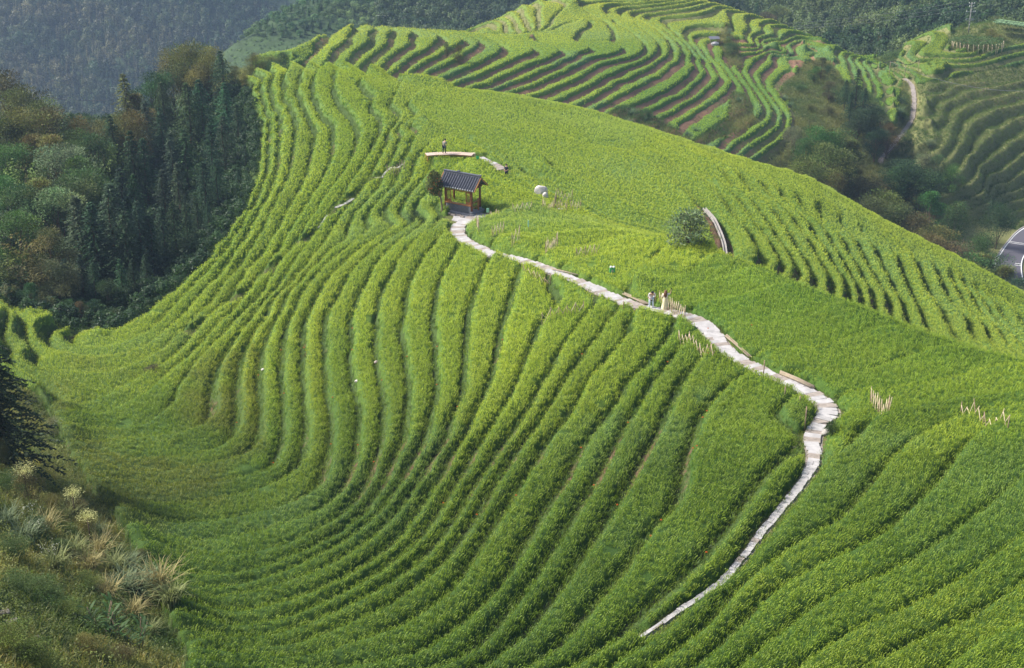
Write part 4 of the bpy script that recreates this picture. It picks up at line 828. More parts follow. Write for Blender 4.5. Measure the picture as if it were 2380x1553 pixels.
row_of([(1945,400,278,'broad','brown',.8),(1930,440,274,'bush','mid',.8),(2015,410,282,'broad','brown',1.0),(2062,432,276,'bush','olive',1.0),(2100,450,272,'broad','olive',1.2),(2028,455,272,'bush','olive',1.0),(2115,368,292,'broad','dark',1.2),(2145,385,290,'bush','dark',1.0),(2090,385,292,'broad','mid',1.0),(2170,430,284,'broad','mid',1.0),(2155,350,298,'broad','pale',.9),(2180,360,300,'bush','mid',.8),(2215,380,298,'bush','fresh',.8),(2140,480,268,'broad','brown',1.1),(2180,505,264,'broad','olive',1.1),(2215,560,256,'bush','brown',1.0),(2170,545,258,'bush','olive',1.0),(2250,580,254,'broad','mid',1.1),(2285,566,256,'broad','olive',1.2),(2315,575,254,'broad','mid',1.1),(2345,600,250,'broad','olive',1.1),(2260,610,248,'bush','fresh',1.0),(2300,640,244,'broad','mid',1.0),(2340,650,242,'broad','olive',1.0),(2375,640,244,'broad','dark',1.0),(2380,700,236,'bush','dark',1.0),(2225,470,282,'bush','mid',.7),(2285,540,272,'bush','mid',.8),(2330,470,285,'bush','dark',.7)], 'from left among crowns above the right crest', G2, 'B', 2.5, 11)
# back wood, upper right, and the conifers behind the second ridge
G3 = 'trees of the back wood'
big = [(1857,56,500,'conifer','brown',1.2),(1890,62,500,'conifer','dark',1.2),(1912,58,495,'conifer','deep',1.2),(1925,92,470,'conifer','deep',1.2),(1950,60,490,'conifer','dark',1.2),(1975,88,465,'conifer','deep',1.2),(2002,66,470,'conifer','mid',1.3),(2022,95,455,'conifer','brown',1.3),(1938,38,510,'broad','pale',1.2),(1903,68,490,'broad','pale',.9),(2045,112,450,'broad','brown',1.1),(2072,108,445,'broad','brown',1.1),(2092,120,440,'broad','dark',1),(2120,88,440,'broad','mid',1),(2140,80,438,'broad','fresh',.9),(2165,78,430,'broad','mid',1.0),(2040,40,490,'conifer','dark',1.2),(2075,60,480,'broad','dark',1.3),(2110,45,480,'broad','mid',1.3),(1958,8,530,'broad','fresh',1.3),(2010,10,520,'conifer','dark',1.3),(1915,20,530,'conifer','dark',1.3)]
row_of(big, 'from left in the front of the back wood', G3, 'C', 6, 24)
fill = []
for i in range(46):
    px = rnd.uniform(1690, 2400); py = rnd.uniform(-20, 92); X, Y, Z, d = ground_ray(px, py + 25, surfC, 400, 640)
    if px < 1850 and py > 60: py -= 40
    fill.append((px, py + rnd.uniform(-22, 0), d, 'conifer' if rnd.random() < .45 and px < 2200 else 'broad', rnd.choice(['dark', 'mid', 'deep', 'mid', 'olive', 'fresh', 'brown']), rnd.uniform(1.1, 1.4)))
row_of(fill, 'from left across the face of back wood', G3, 'C', 7, 19)
fill = []
for i in range(34):
    px = rnd.uniform(880, 1300); py = rnd.uniform(12, 95) * (1 if px < 1080 else .5); X, Y, Z, d = ground_ray(px, py, surfC, 420, 680)
    fill.append((px, py - rnd.uniform(32, 48), d, 'conifer' if rnd.random() < .7 else 'broad', rnd.choice(['dark', 'deep', 'blue', 'mid']), rnd.uniform(1.0, 1.3)))
row_of(fill, 'from left in the wood behind the terraced hill', 'conifers behind the terraced hill', 'C', 6, 15)
row_of([(1038,66,300,'broad','brown',.8),(1066,78,298,'bush','brown',.9),(1160,92,330,'bush','brown',.9)], 'on the crest of the brown-banked hill', 'small trees on the terraced crest', 'B', 1.5, 4)
print('trees', len(bpy.data.objects), round(time.time() - T0, 1))
# --- masses: mountain forest and hill thicket
def mini_tree(seed, kind):
    q = random.Random(seed); L = Leaves()
    if kind == 'c':
        for t in range(15):
            z = .12 + .88 * t / 15; r = .2 * (1 - z) ** .7 + .02
            for b in range(6):
                a = q.uniform(0, 2 * PI); d = np.array([math.cos(a), math.sin(a), -.3]); k = q.uniform(.7, 1.3); L.strip([np.array([0, 0, z]), d * r * .6 + [0, 0, z], d * r * 1.1 + [0, 0, z]], [.02, .05, 0], unit([-d[1], d[0], q.uniform(-.5, .5)]), (k, k, k))
    else:
        for i in range(190):
            d = unit([q.gauss(0, 1), q.gauss(0, 1), q.gauss(.3, 1)]); p = np.array([0, 0, .55]) + d * np.array([.33, .33, .42]) * q.uniform(.7, 1.05); k = q.uniform(.7, 1.35)
            e = unit([q.gauss(0, 1), q.gauss(0, 1), q.gauss(0, .6)]); sd = unit(np.cross(e, d + [0, 0, .1])); L.strip([p, p + e * .055, p + e * .11], [.018, .034, 0], sd, (k, k, k * .95))
    return L
MT = [mini_tree(400 + i, 'c' if i < 3 else 'b').build('forest_tree_form', M_RICE) for i in range(5)]
x, y = jitter(-520, 225, 700, 1130, 4.6, .5); z = surfD(x[None], y[None])[0]; px, py, dep = fwd(x, y, z); m = (px > -80) & (px < 1100) & (py > -80) & (py < 340)
x, y, z, px, py = [a[m] for a in (x, y, z, px, py)]
field = (np.hypot((px - 700) / 90, (py - 12) / 20) < 1) | (np.hypot((px - 500) / 26, (py - 45) / 7) < 1); m = ~field; x, y, z, px, py = [a[m] for a in (x, y, z, px, py)]
a = np.clip(.5 + 1.3 * fbm(x * .02, y * .03, 91), 0, 1) * sstep(600, 350, px)
t = lerp(np.array([(.028, .065, .03)]), np.array([(.12, .11, .06)]), np.clip(a * .9 + rng.normal(0, .2, len(x)), 0, 1)) * rng.uniform(.4, 1.6, (len(x), 1))
h = rng.uniform(7, 12.5, len(x)); scatter('mountain_forest', np.stack([x, y, z], 1), MT, t, np.stack([h * .85, h * .85, h], 1), .05, label='hazy forest of bamboo and conifers covering the distant mountain', cat='forest')
x, y = jitter(-150, 220, 392, 700, 3.1, .5); z = surfC(x[None], y[None])[0]; px, py, dep = fwd(x, y, z); m = (px > 450) & (px < 2450) & (py > -60) & (py < 260); x, y, z, px, py = [a_[m] for a_ in (x, y, z, px, py)]
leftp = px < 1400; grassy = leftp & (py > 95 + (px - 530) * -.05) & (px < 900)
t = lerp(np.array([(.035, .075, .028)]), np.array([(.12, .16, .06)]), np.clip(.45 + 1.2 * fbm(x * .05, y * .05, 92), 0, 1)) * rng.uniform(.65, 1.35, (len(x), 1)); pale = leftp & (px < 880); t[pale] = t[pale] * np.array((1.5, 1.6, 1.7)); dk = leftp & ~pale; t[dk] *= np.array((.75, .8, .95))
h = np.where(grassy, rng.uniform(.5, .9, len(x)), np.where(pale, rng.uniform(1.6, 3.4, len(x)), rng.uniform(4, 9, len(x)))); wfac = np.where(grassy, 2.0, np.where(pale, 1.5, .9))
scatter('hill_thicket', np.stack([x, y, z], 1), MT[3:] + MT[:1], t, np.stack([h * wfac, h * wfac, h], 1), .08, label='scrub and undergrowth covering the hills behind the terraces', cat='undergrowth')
# undergrowth beneath the left wood
x, y = jitter(-105, -10, 128, 262, 1.3); z = look(xs, ys, HA, x, y); px, py, dep = fwd(x, y, z); W_ = look(xs, ys, WEA, x, y, True); m = W_ & (px > -120) & (px < 640) & (py < 800); x, y, z = x[m], y[m], z[m]
h = rng.uniform(1.0, 2.6, len(x)); t = lerp(np.array([(.022, .05, .022)]), np.array([(.05, .10, .035)]), rng.random(len(x)))
scatter('wood_undergrowth', np.stack([x, y, z], 1), MT[3:], t, np.stack([h * 1.1, h * 1.1, h], 1), .1, label='dark undergrowth beneath the trees at the left', cat='undergrowth')
print('masses', round(time.time() - T0, 1))
# ------------------------------------------------------------------ built and placed things
M_STONE = simple_mat('pale_stone', (.40, .385, .385), .85, .3, 1.3, .5); M_STONE2 = simple_mat('stained_stone', (.30, .26, .23), .9, .35, 2.5, .4)
M_WOOD = simple_mat('red_brown_wood', (.20, .075, .03), .55, .35, 5, .2); M_WOODL = simple_mat('orange_wood', (.38, .17, .06), .5, .3, 5, .2); M_BAM = simple_mat('dry_bamboo', (.56, .46, .31), .6, .25, 5, .1); M_BAMG = simple_mat('weathered_stake', (.30, .22, .15), .8, .3, 5, .2)
M_TILE = simple_mat('grey_roof_tile', (.115, .12, .145), .55, .4, 7, .3); M_TILEW = simple_mat('tile_end', (.5, .5, .53), .7, .2, 9, .1)
M_BRICK = simple_mat('grey_brick', (.12, .125, .135), .85, .3, 9, .3); M_MORT = simple_mat('mortar', (.33, .33, .34), .9, .1, 9, .2); M_GRAN = simple_mat('granite', (.22, .22, .24), .8, .25, 12, .2)
M_DECK = simple_mat('pinkish_deck_board', (.52, .40, .33), .7, .15, 4, .1); M_ROCK = simple_mat('white_limestone', (.62, .58, .54), .9, .2, 2.2, .8, dist=.1)
M_SKIN = simple_mat('skin', (.48, .29, .2), .6, .05, 9, 0); M_HAIR = simple_mat('black_hair', (.012, .010, .010), .5, .2, 20, 0); M_HAIRB = simple_mat('brown_hair', (.15, .075, .04), .45, .3, 14, 0)
M_PINK = simple_mat('pale_pink_cotton', (.74, .64, .67), .85, .06, 8, .1); M_JEAN = simple_mat('washed_jeans', (.60, .68, .76), .85, .15, 8, .1); M_CREAM = simple_mat('cream_cloth', (.80, .74, .64), .85, .06, 8, .1); M_YEL = simple_mat('pale_yellow_skirt', (.76, .69, .44), .85, .08, 6, .2); M_GREY = simple_mat('grey_shirt', (.24, .23, .20), .85, .1, 8, .1); M_NAVY = simple_mat('dark_trousers', (.02, .025, .045), .85, .2, 8, .1)
M_BLK = simple_mat('black_plastic', (.015, .015, .016), .4, .1, 9, 0); M_MET = simple_mat('galvanised', (.42, .43, .46), .45, .15, 9, 0, .6); M_CONC = simple_mat('concrete', (.33, .31, .29), .9, .2, 3, .3); M_GREEN = simple_mat('bright_green_paint', (.05, .45, .16), .5, .08, 9, 0); M_WHITE = simple_mat('white_paint', (.78, .78, .76), .5, .05, 9, 0); M_MINT = simple_mat('mint_plastic', (.35, .62, .45), .4, .1, 9, 0)
M_POLE = simple_mat('split_pole', (.27, .22, .16), .8, .3, 4, .2); M_WIRE = simple_mat('wire_grey', (.16, .17, .19), .6, .1, 9, 0)
M_ASPH = simple_mat('asphalt', (.10, .095, .115), .85, .12, 4, .3); M_LEAFS = simple_mat('stem_green', (.08, .14, .04), .7, .2, 9, 0); M_TARP = simple_mat('crumpled_tarp', (.36, .35, .37), .6, .2, 5, .5)
def box_bm(bm, c, s, rz=0, rx=0):
    m = Matrix.Translation(c) @ Matrix.Rotation(rz, 4, 'Z') @ Matrix.Rotation(rx, 4, 'X') @ Matrix.Diagonal((*s, 1)); bmesh.ops.create_cube(bm, size=1, matrix=m)
def boxm(name, c, s, mat, bev=0, rz=0, rx=0):
    bm = bmesh.new(); box_bm(bm, c, s, rz, rx)
    if bev: bmesh.ops.bevel(bm, geom=bm.edges[:], offset=bev, segments=1, affect='EDGES')
    return bm_mesh(bm, name, mat)
def tubem(name, pts, rad, mat, sides=6):
    bm = bmesh.new(); tube(bm, [np.asarray(p, float) for p in pts], rad if isinstance(rad, (list, tuple)) else [rad] * len(pts), sides); return bm_mesh(bm, name, mat, True)
def top(name, me, label=None, cat=None, group=None, loc=(0, 0, 0), kind=None, rz=0):
    o = bpy.data.objects.new(name, me); COL.objects.link(o); o.location = loc; o.rotation_euler = (0, 0, rz)
    for k, v in (('label', label), ('category', cat), ('group', group), ('kind', kind)):
        if v: o[k] = v
    return o
def G(px, py, lo=60, hi=260, g=surfA):
    x, y, z, d = ground_ray(px, py, g, lo, hi, 500); return np.array([x, y, z])
def GO(px, py, off, lo=60, hi=260, g=surfA):
    x, y, z, d = ground_ray(px, py, lambda X, Y: g(X, Y) + off, lo, hi, 500); return np.array([x, y, z])
# --- stone path: a bed with one slab after another
def slabs(P, Wd, step, name, bed_name, seed):
    q = random.Random(seed); d = np.concatenate([[0], np.cumsum(np.hypot(*(P[1:, :2] - P[:-1, :2]).T))]); n = int(d[-1] / step)
    at = lambda s: np.array([np.interp(s, d, P[:, k]) for k in range(3)]); bm = bmesh.new(); rows = []
    for i in range(0, n * 2 + 1):
        s = min(d[-1], i * step / 2); c = at(s); t = at(min(d[-1], s + .3)) - at(max(0, s - .3)); t = unit(t[:2]); nn = np.array([-t[1], t[0]]); w_ = np.interp(s, d, Wd) + .08
        rows.append([bm.verts.new((c[0] + nn[0] * e, c[1] + nn[1] * e, c[2] - dz)) for e, dz in ((-w_, .3), (-w_, .05), (w_, .05), (w_, .3))])
    for a, b in zip(rows[:-1], rows[1:]):
        for k in range(3): bm.faces.new((a[k], a[k+1], b[k+1], b[k]))
    bed = top(bed_name, bm_mesh(bm, bed_name, M_STONE2), kind='structure')
    s = 0; cnt = 0; s1 = boxm('slab', (0, 0, 0), (1, 1, 1), M_STONE, .03); s2 = boxm('slab', (0, 0, 0), (1, 1, 1), M_STONE2, .03)
    while s < d[-1] - step * .6:
        L_ = step * q.uniform(.75, 1.25); c = at(s + L_ / 2); t = at(min(d[-1], s + L_)) - at(s); a = math.atan2(t[1], t[0]); w_ = np.interp(s, d, Wd); u = unit(t[:2]); nn = np.array([-u[1], u[0]])
        cuts = [(-1, 1)] if q.random() < .8 else [(-1, k_ := q.uniform(-.4, .4)), (k_, 1)]
        for lo_, hi_ in cuts:
            lo_ = lo_ * w_ * (q.uniform(.8, 1.12) if lo_ == -1 else 1); hi_ = hi_ * w_ * (q.uniform(.8, 1.12) if hi_ == 1 else 1); m_ = (lo_ + hi_) / 2
            o = child(name, s2 if q.random() < .22 else s1, bed, loc=(c[0] + nn[0] * m_, c[1] + nn[1] * m_, c[2] + q.uniform(-.005, .02)), rot=(q.uniform(-.012, .012), q.uniform(-.012, .012), a + q.uniform(-.05, .05)), scale=(L_ - .035, hi_ - lo_ - .02, .13)); cnt += 1
        s += L_
    return cnt
n1 = slabs(PM, PMW, .58, 'stone_slab', 'stone_path', 5); n2 = slabs(DP, np.full(len(DP), .95), .8, 'stone_slab', 'stone_path', 6)
n3 = slabs(PL[::-1], np.linspace(.26, .1, len(PL)), .8, 'kerb_stone', 'field_edge_kerb', 7)
print('slabs', n1, n2, n3)
def ribbon(name, P, hw, mat, lift=.03, thick=.12, kind='structure', jag=0):
    bm = bmesh.new(); rows = []; q = random.Random(3)
    for i, c in enumerate(P):
        t = P[min(i + 1, len(P) - 1)] - P[max(i - 1, 0)]; t = unit(t[:2]); nn = np.array([-t[1], t[0]]); w_ = hw * (1 + q.uniform(-jag, jag))
        rows.append([bm.verts.new((c[0] + nn[0] * e, c[1] + nn[1] * e, c[2] + lift - dz)) for e, dz in ((-w_, thick), (-w_, 0), (w_, 0), (w_, thick))])
    for a, b in zip(rows[:-1], rows[1:]):
        for k in range(3): bm.faces.new((a[k], a[k+1], b[k+1], b[k]))
    return top(name, bm_mesh(bm, name, mat), kind=kind)
ribbon('footpath', PF, .5, M_STONE2, .06, .3, jag=.25)
HP = HT.copy(); HP[:, 2] = surfA(HT[None, :, 0], HT[None, :, 1])[0]
for a, b in ((3, 14), (18, 24), (26, 30)): ribbon('field_track', HP[a:b], .22, M_STONE, .12, .25, jag=.3)
DG = DITCH.copy(); DG[:, 2] = surfA(DG[None, :, 0] - .5, DG[None, :, 1])[0]
bm = bmesh.new(); prof = [(-.2, -.3), (-.2, .04), (-.13, .04), (-.13, -.16), (.13, -.16), (.13, .04), (.2, .04), (.2, -.3)]; rows = []
for i, c in enumerate(DG):
    t = unit((DG[min(i + 1, len(DG) - 1)] - DG[max(i - 1, 0)])[:2]); nn = np.array([-t[1], t[0]]); rows.append([bm.verts.new((c[0] + nn[0] * e, c[1] + nn[1] * e, c[2] + h_)) for e, h_ in prof])
for a, b in zip(rows[:-1], rows[1:]):
    for k in range(len(prof) - 1): bm.faces.new((a[k], a[k+1], b[k+1], b[k]))
top('irrigation_channel', bm_mesh(bm, 'irrigation_channel', M_CONC), kind='structure')
# --- pad of the pavilion
px0, py0, pz0 = PAD[0]; pz0 = -51.035
bm = bmesh.new(); vs = []; q = random.Random(4)
for k in range(26):
    a = 2 * PI * k / 26; r = 2.15 * q.uniform(.88, 1.1); vs.append((px0 + .6 + r * math.cos(a), py0 + .2 + r * .8 * math.sin(a)))
t_ = [bm.verts.new((x_, y_, pz0)) for x_, y_ in vs]; b_ = [bm.verts.new((x_, y_, pz0 - .35)) for x_, y_ in vs]; bm.faces.new(t_)
for k in range(26): bm.faces.new((b_[k], b_[(k+1) % 26], t_[(k+1) % 26], t_[k]))
top('stone_pad', bm_mesh(bm, 'stone_pad', M_STONE), kind='structure')
# --- pavilion
A0 = at_d(1031, 492.3, 156.2); B0 = at_d(1102, 499.8, 154.3); mid = (A0 + B0) / 2; rz = math.atan2(B0[1] - A0[1], B0[0] - A0[0]); pav_z = pz0 - .02
pv = empty('pavilion', (mid[0], mid[1], pav_z), 'small wooden pavilion with grey tiled roof and low brick wall beside the path', 'pavilion', rz=rz)
HW, DPT = 1.66, 1.75      # half width between posts, depth
child('plinth', boxm('plinth', (0, DPT / 2, .02), (HW * 2 + .7, DPT + .75, .34), M_GRAN, .03), pv)
pt = tubem('post', [(0, 0, .3), (0, 0, 3.05)], .12, M_WOOD, 10); pb = tubem('post_base', [(0, 0, .12), (0, 0, .25), (0, 0, .45)], [.26, .27, .19], M_GRAN, 12)
for sx in (-HW, HW):
    for sy in (0, DPT):
        o = child('post', pt, pv, loc=(sx, sy, 0)); child('post_base', pb, o)
core = child('brick_wall', boxm('brick_wall', (0, 0, .58), (HW * 2 - .2, .2, .82), M_MORT), pv)
brm = boxm('brick', (0, 0, 0), (.265, .235, .062), M_BRICK, .004)
for r_ in range(11):
    n_ = 11; 
    for k in range(n_):
        x_ = -HW + .1 + .15 + k * .287 + (.14 if r_ % 2 else 0)
        if x_ + .13 > HW - .1: continue
        child('brick', brm, core, loc=(x_, 0, .21 + r_ * .0735))
child('sill', boxm('sill', (0, 0, 1.05), (HW * 2 - .1, .3, .12), M_WOODL, .015), pv); child('seat_board', boxm('seat_board', (0, .32, .75), (HW * 2 - .3, .4, .06), M_WOODL, .01), pv)
child('lintel', boxm('lintel', (0, 0, 2.82), (HW * 2 + .1, .14, .18), M_WOOD, .01), pv); child('lintel', boxm('lintel', (0, DPT, 2.82), (HW * 2 + .1, .14, .18), M_WOOD, .01), pv)
child('rail', boxm('rail', (0, 0, 2.52), (HW * 2 - .2, .07, .07), M_WOODL), pv)
bm = bmesh.new()
for k in range(26): box_bm(bm, (-HW + .2 + k * .122, 0, 2.635), (.025, .03, .17))
child('fretwork', bm_mesh(bm, 'fretwork', M_WOOD), pv)
for sx in (-1, 1):
    bm = bmesh.new(); cx = sx * (HW - .42)
    for s_, w_ in ((-.26, .08), (.26, .08)): box_bm(bm, (cx + s_, 0, 1.82), (w_, .08, 1.42))
    for h_ in (1.15, 1.38, 2.47): box_bm(bm, (cx, 0, h_), (.5, .07, .07))
    box_bm(bm, (cx, 0, 1.26), (.46, .03, .2)); fr = child('lattice_frame', bm_mesh(bm, 'lattice_frame', M_WOODL), pv)
    bm = bmesh.new()
    for k in range(6): box_bm(bm, (cx - .2 + k * .08, 0, 1.92), (.016, .025, 1.05))
    for k in range(7): box_bm(bm, (cx, .002, 1.45 + k * .16), (.44, .02, .016))
    child('lattice', bm_mesh(bm, 'lattice', M_WOOD), fr)
    bm = bmesh.new(); box_bm(bm, (sx * HW, DPT / 2, 2.82), (.14, DPT + .9, .16)); box_bm(bm, (sx * HW, DPT / 2, 3.3), (.12, .14, 1.0)); child('tie_beam', bm_mesh(bm, 'tie_beam', M_WOOD), pv)
bm = bmesh.new(); box_bm(bm, (HW, DPT * .5, 1.3), (.08, DPT - .2, .1)); box_bm(bm, (HW, DPT * .5, .75), (.06, DPT - .2, .08)); box_bm(bm, (HW, DPT - .35, .9), (.14, .14, 1.35)); child('side_railing', bm_mesh(bm, 'side_railing', M_WOODL), pv)
RL = 2.32; YR = DPT / 2; EY = 1.42; RZ, EZ = 4.12, 2.98      # roof half length, ridge line, eave reach, ridge and eave heights
def roof_curve(t): return EZ + (RZ - EZ) * (1 - t) ** 1.15 if t <= 1 else EZ
bm = bmesh.new()
for s_ in (-1, 1):
    prev = None
    for i in range(7):
        t = i / 6; y_ = YR + s_ * EY * t; z_ = roof_curve(t); cur = [bm.verts.new((-RL, y_, z_ - .05)), bm.verts.new((RL, y_, z_ - .05)), bm.verts.new((RL, y_, z_ - .14)), bm.verts.new((-RL, y_, z_ - .14))]
        if prev:
            for k in range(4): bm.faces.new((prev[k], prev[(k+1) % 4], cur[(k+1) % 4], cur[k]))
        prev = cur
    bm.faces.new(prev)
roof = child('roof', bm_mesh(bm, 'roof', M_TILE), pv)
for s_ in (-1, 1):
    bm = bmesh.new(); nT = 13
    for i in range(nT):
        t0 = i / nT; t1 = (i + 1.12) / nT; a = np.array([0, s_ * EY * t0, roof_curve(t0)]); b = np.array([0, s_ * EY * min(t1, 1.03), roof_curve(min(t1, 1.0))]); tube(bm, [a + [0, 0, .0], b + [0, 0, .022]], [.078, .098], 8)
    col_me = bm_mesh(bm, 'roof_tile', M_TILE, False); endm = tubem('tile_end', [(0, s_ * (EY * 1.03), EZ), (0, s_ * (EY * 1.03 + .02), EZ)], .085, M_TILEW, 8)
    for k in range(15):
        o = child('roof_tile', col_me, roof, loc=(-RL + .17 + k * (RL * 2 - .34) / 14, YR, .0))
    for k in range(15): child('tile_end', endm, roof, loc=(-RL + .17 + k * (RL * 2 - .34) / 14, YR, .0))
bm = bmesh.new()
box_bm(bm, (0, YR, RZ + .06), (RL * 2 + .02, .2, .2)); box_bm(bm, (0, YR, RZ + .2), (RL * 2 + .1, .26, .09)); box_bm(bm, (-.5, YR, RZ + .28), (.3, .28, .14)); box_bm(bm, (RL - .1, YR, RZ + .26), (.35, .2, .08))
child('ridge', bm_mesh(bm, 'ridge', M_TILE), roof)
for sx in (-1, 1):
    bm = bmesh.new()
    for s_ in (-1, 1):
        a = np.array([sx * (RL + .03), YR, RZ - .05]); b = np.array([sx * (RL + .03), YR + s_ * EY, EZ - .1]); c = (a + b) / 2; ln = np.linalg.norm(b - a); box_bm(bm, tuple(c), (.06, ln, .16), 0, math.atan2(b[2] - a[2], b[1] - a[1]) if s_ > 0 else math.atan2(a[2] - b[2], a[1] - b[1]))
    child('bargeboard', bm_mesh(bm, 'bargeboard', M_WOODL), roof)
bm = bmesh.new()
for k in range(17):
    for s_ in (-1,): box_bm(bm, (-RL + .2 + k * .265, YR - EY * .9, EZ - .06), (.06, .4, .07), 0, .35)
child('rafter_ends', bm_mesh(bm, 'rafter_ends', M_WOODL), roof)
# step stones in front of the wall
for i, (a, b, w_) in enumerate([(-.9, -.75, .7), (-.1, -.95, .6), (.55, -.8, .6), (1.1, -1.05, .45)]):
    p = Matrix.Rotation(rz, 3, 'Z') @ Vector((a, b, 0)); top('step_stone', boxm('step_stone', (0, 0, 0), (w_, .3, .2), M_STONE2, .03), f'grey step stone in front of the pavilion wall, {ORD[i]} from the left', 'stone', 'step stones at the pavilion wall', (mid[0] + p[0], mid[1] + p[1], pz0 + .03), rz=rz + .1 * (i - 1.5))
# persimmon tree beside the pavilion
e = at_z(1027, 499, -51.3); pr = empty('fruit_tree', tuple(e), 'slender pale-trunked fruit tree with orange fruit at the left end of the pavilion', 'tree')
q = random.Random(8); L = Leaves(); F_ = Leaves()
for i in range(2600):
    d = unit([q.gauss(0, 1), q.gauss(0, 1), q.gauss(0, 1)]); rr = q.random() ** .4; c = np.array([-.75, .1, 3.55]) + d * rr * np.array([.95 if d[2] < .1 else .8, .8, 1.45]); k = q.uniform(.6, 1.4); spray(L, q, c, unit(d + [0, 0, -.2]), .085, (k, k, k), 1)
cr = child('crown', leaves_me(L), pr); cr.color = (.085, .095, .03, 1)
bm = bmesh.new(); tube(bm, [np.array(v_) for v_ in ((0, 0, -.2), (.02, 0, .9), (-.05, 0, 1.75), (-.12, 0, 2.1))], [.12, .1, .1, .09])
for t_ in ((-.9, .1, 3.4), (.05, 0, 3.2), (-.5, .3, 3.9), (-1.1, -.2, 2.9), (.15, .1, 2.8), (-.4, -.2, 3.1)): tube(bm, [np.array((-.1, 0, 1.95)), np.array(t_) * .55 + np.array((-.05, 0, .9)), np.array(t_)], [.06, .045, .015], 5)
child('trunk', bm_mesh(bm, 'trunk', M_BARKL), pr)
M_FRUIT = simple_mat('orange_fruit', (.5, .12, .02), .4, .1, 9, 0); bm = bmesh.new()
for i in range(34):
    d = unit([q.gauss(0, 1), q.gauss(-.4, 1), q.gauss(0, 1)]); bmesh.ops.create_icosphere(bm, subdivisions=1, radius=.055, matrix=Matrix.Translation(np.array([-.75, .1, 3.5]) + d * np.array([.85, .75, 1.3])))
fo = child('fruit', bm_mesh(bm, 'fruit', M_FRUIT), pr); fo['kind'] = 'stuff'
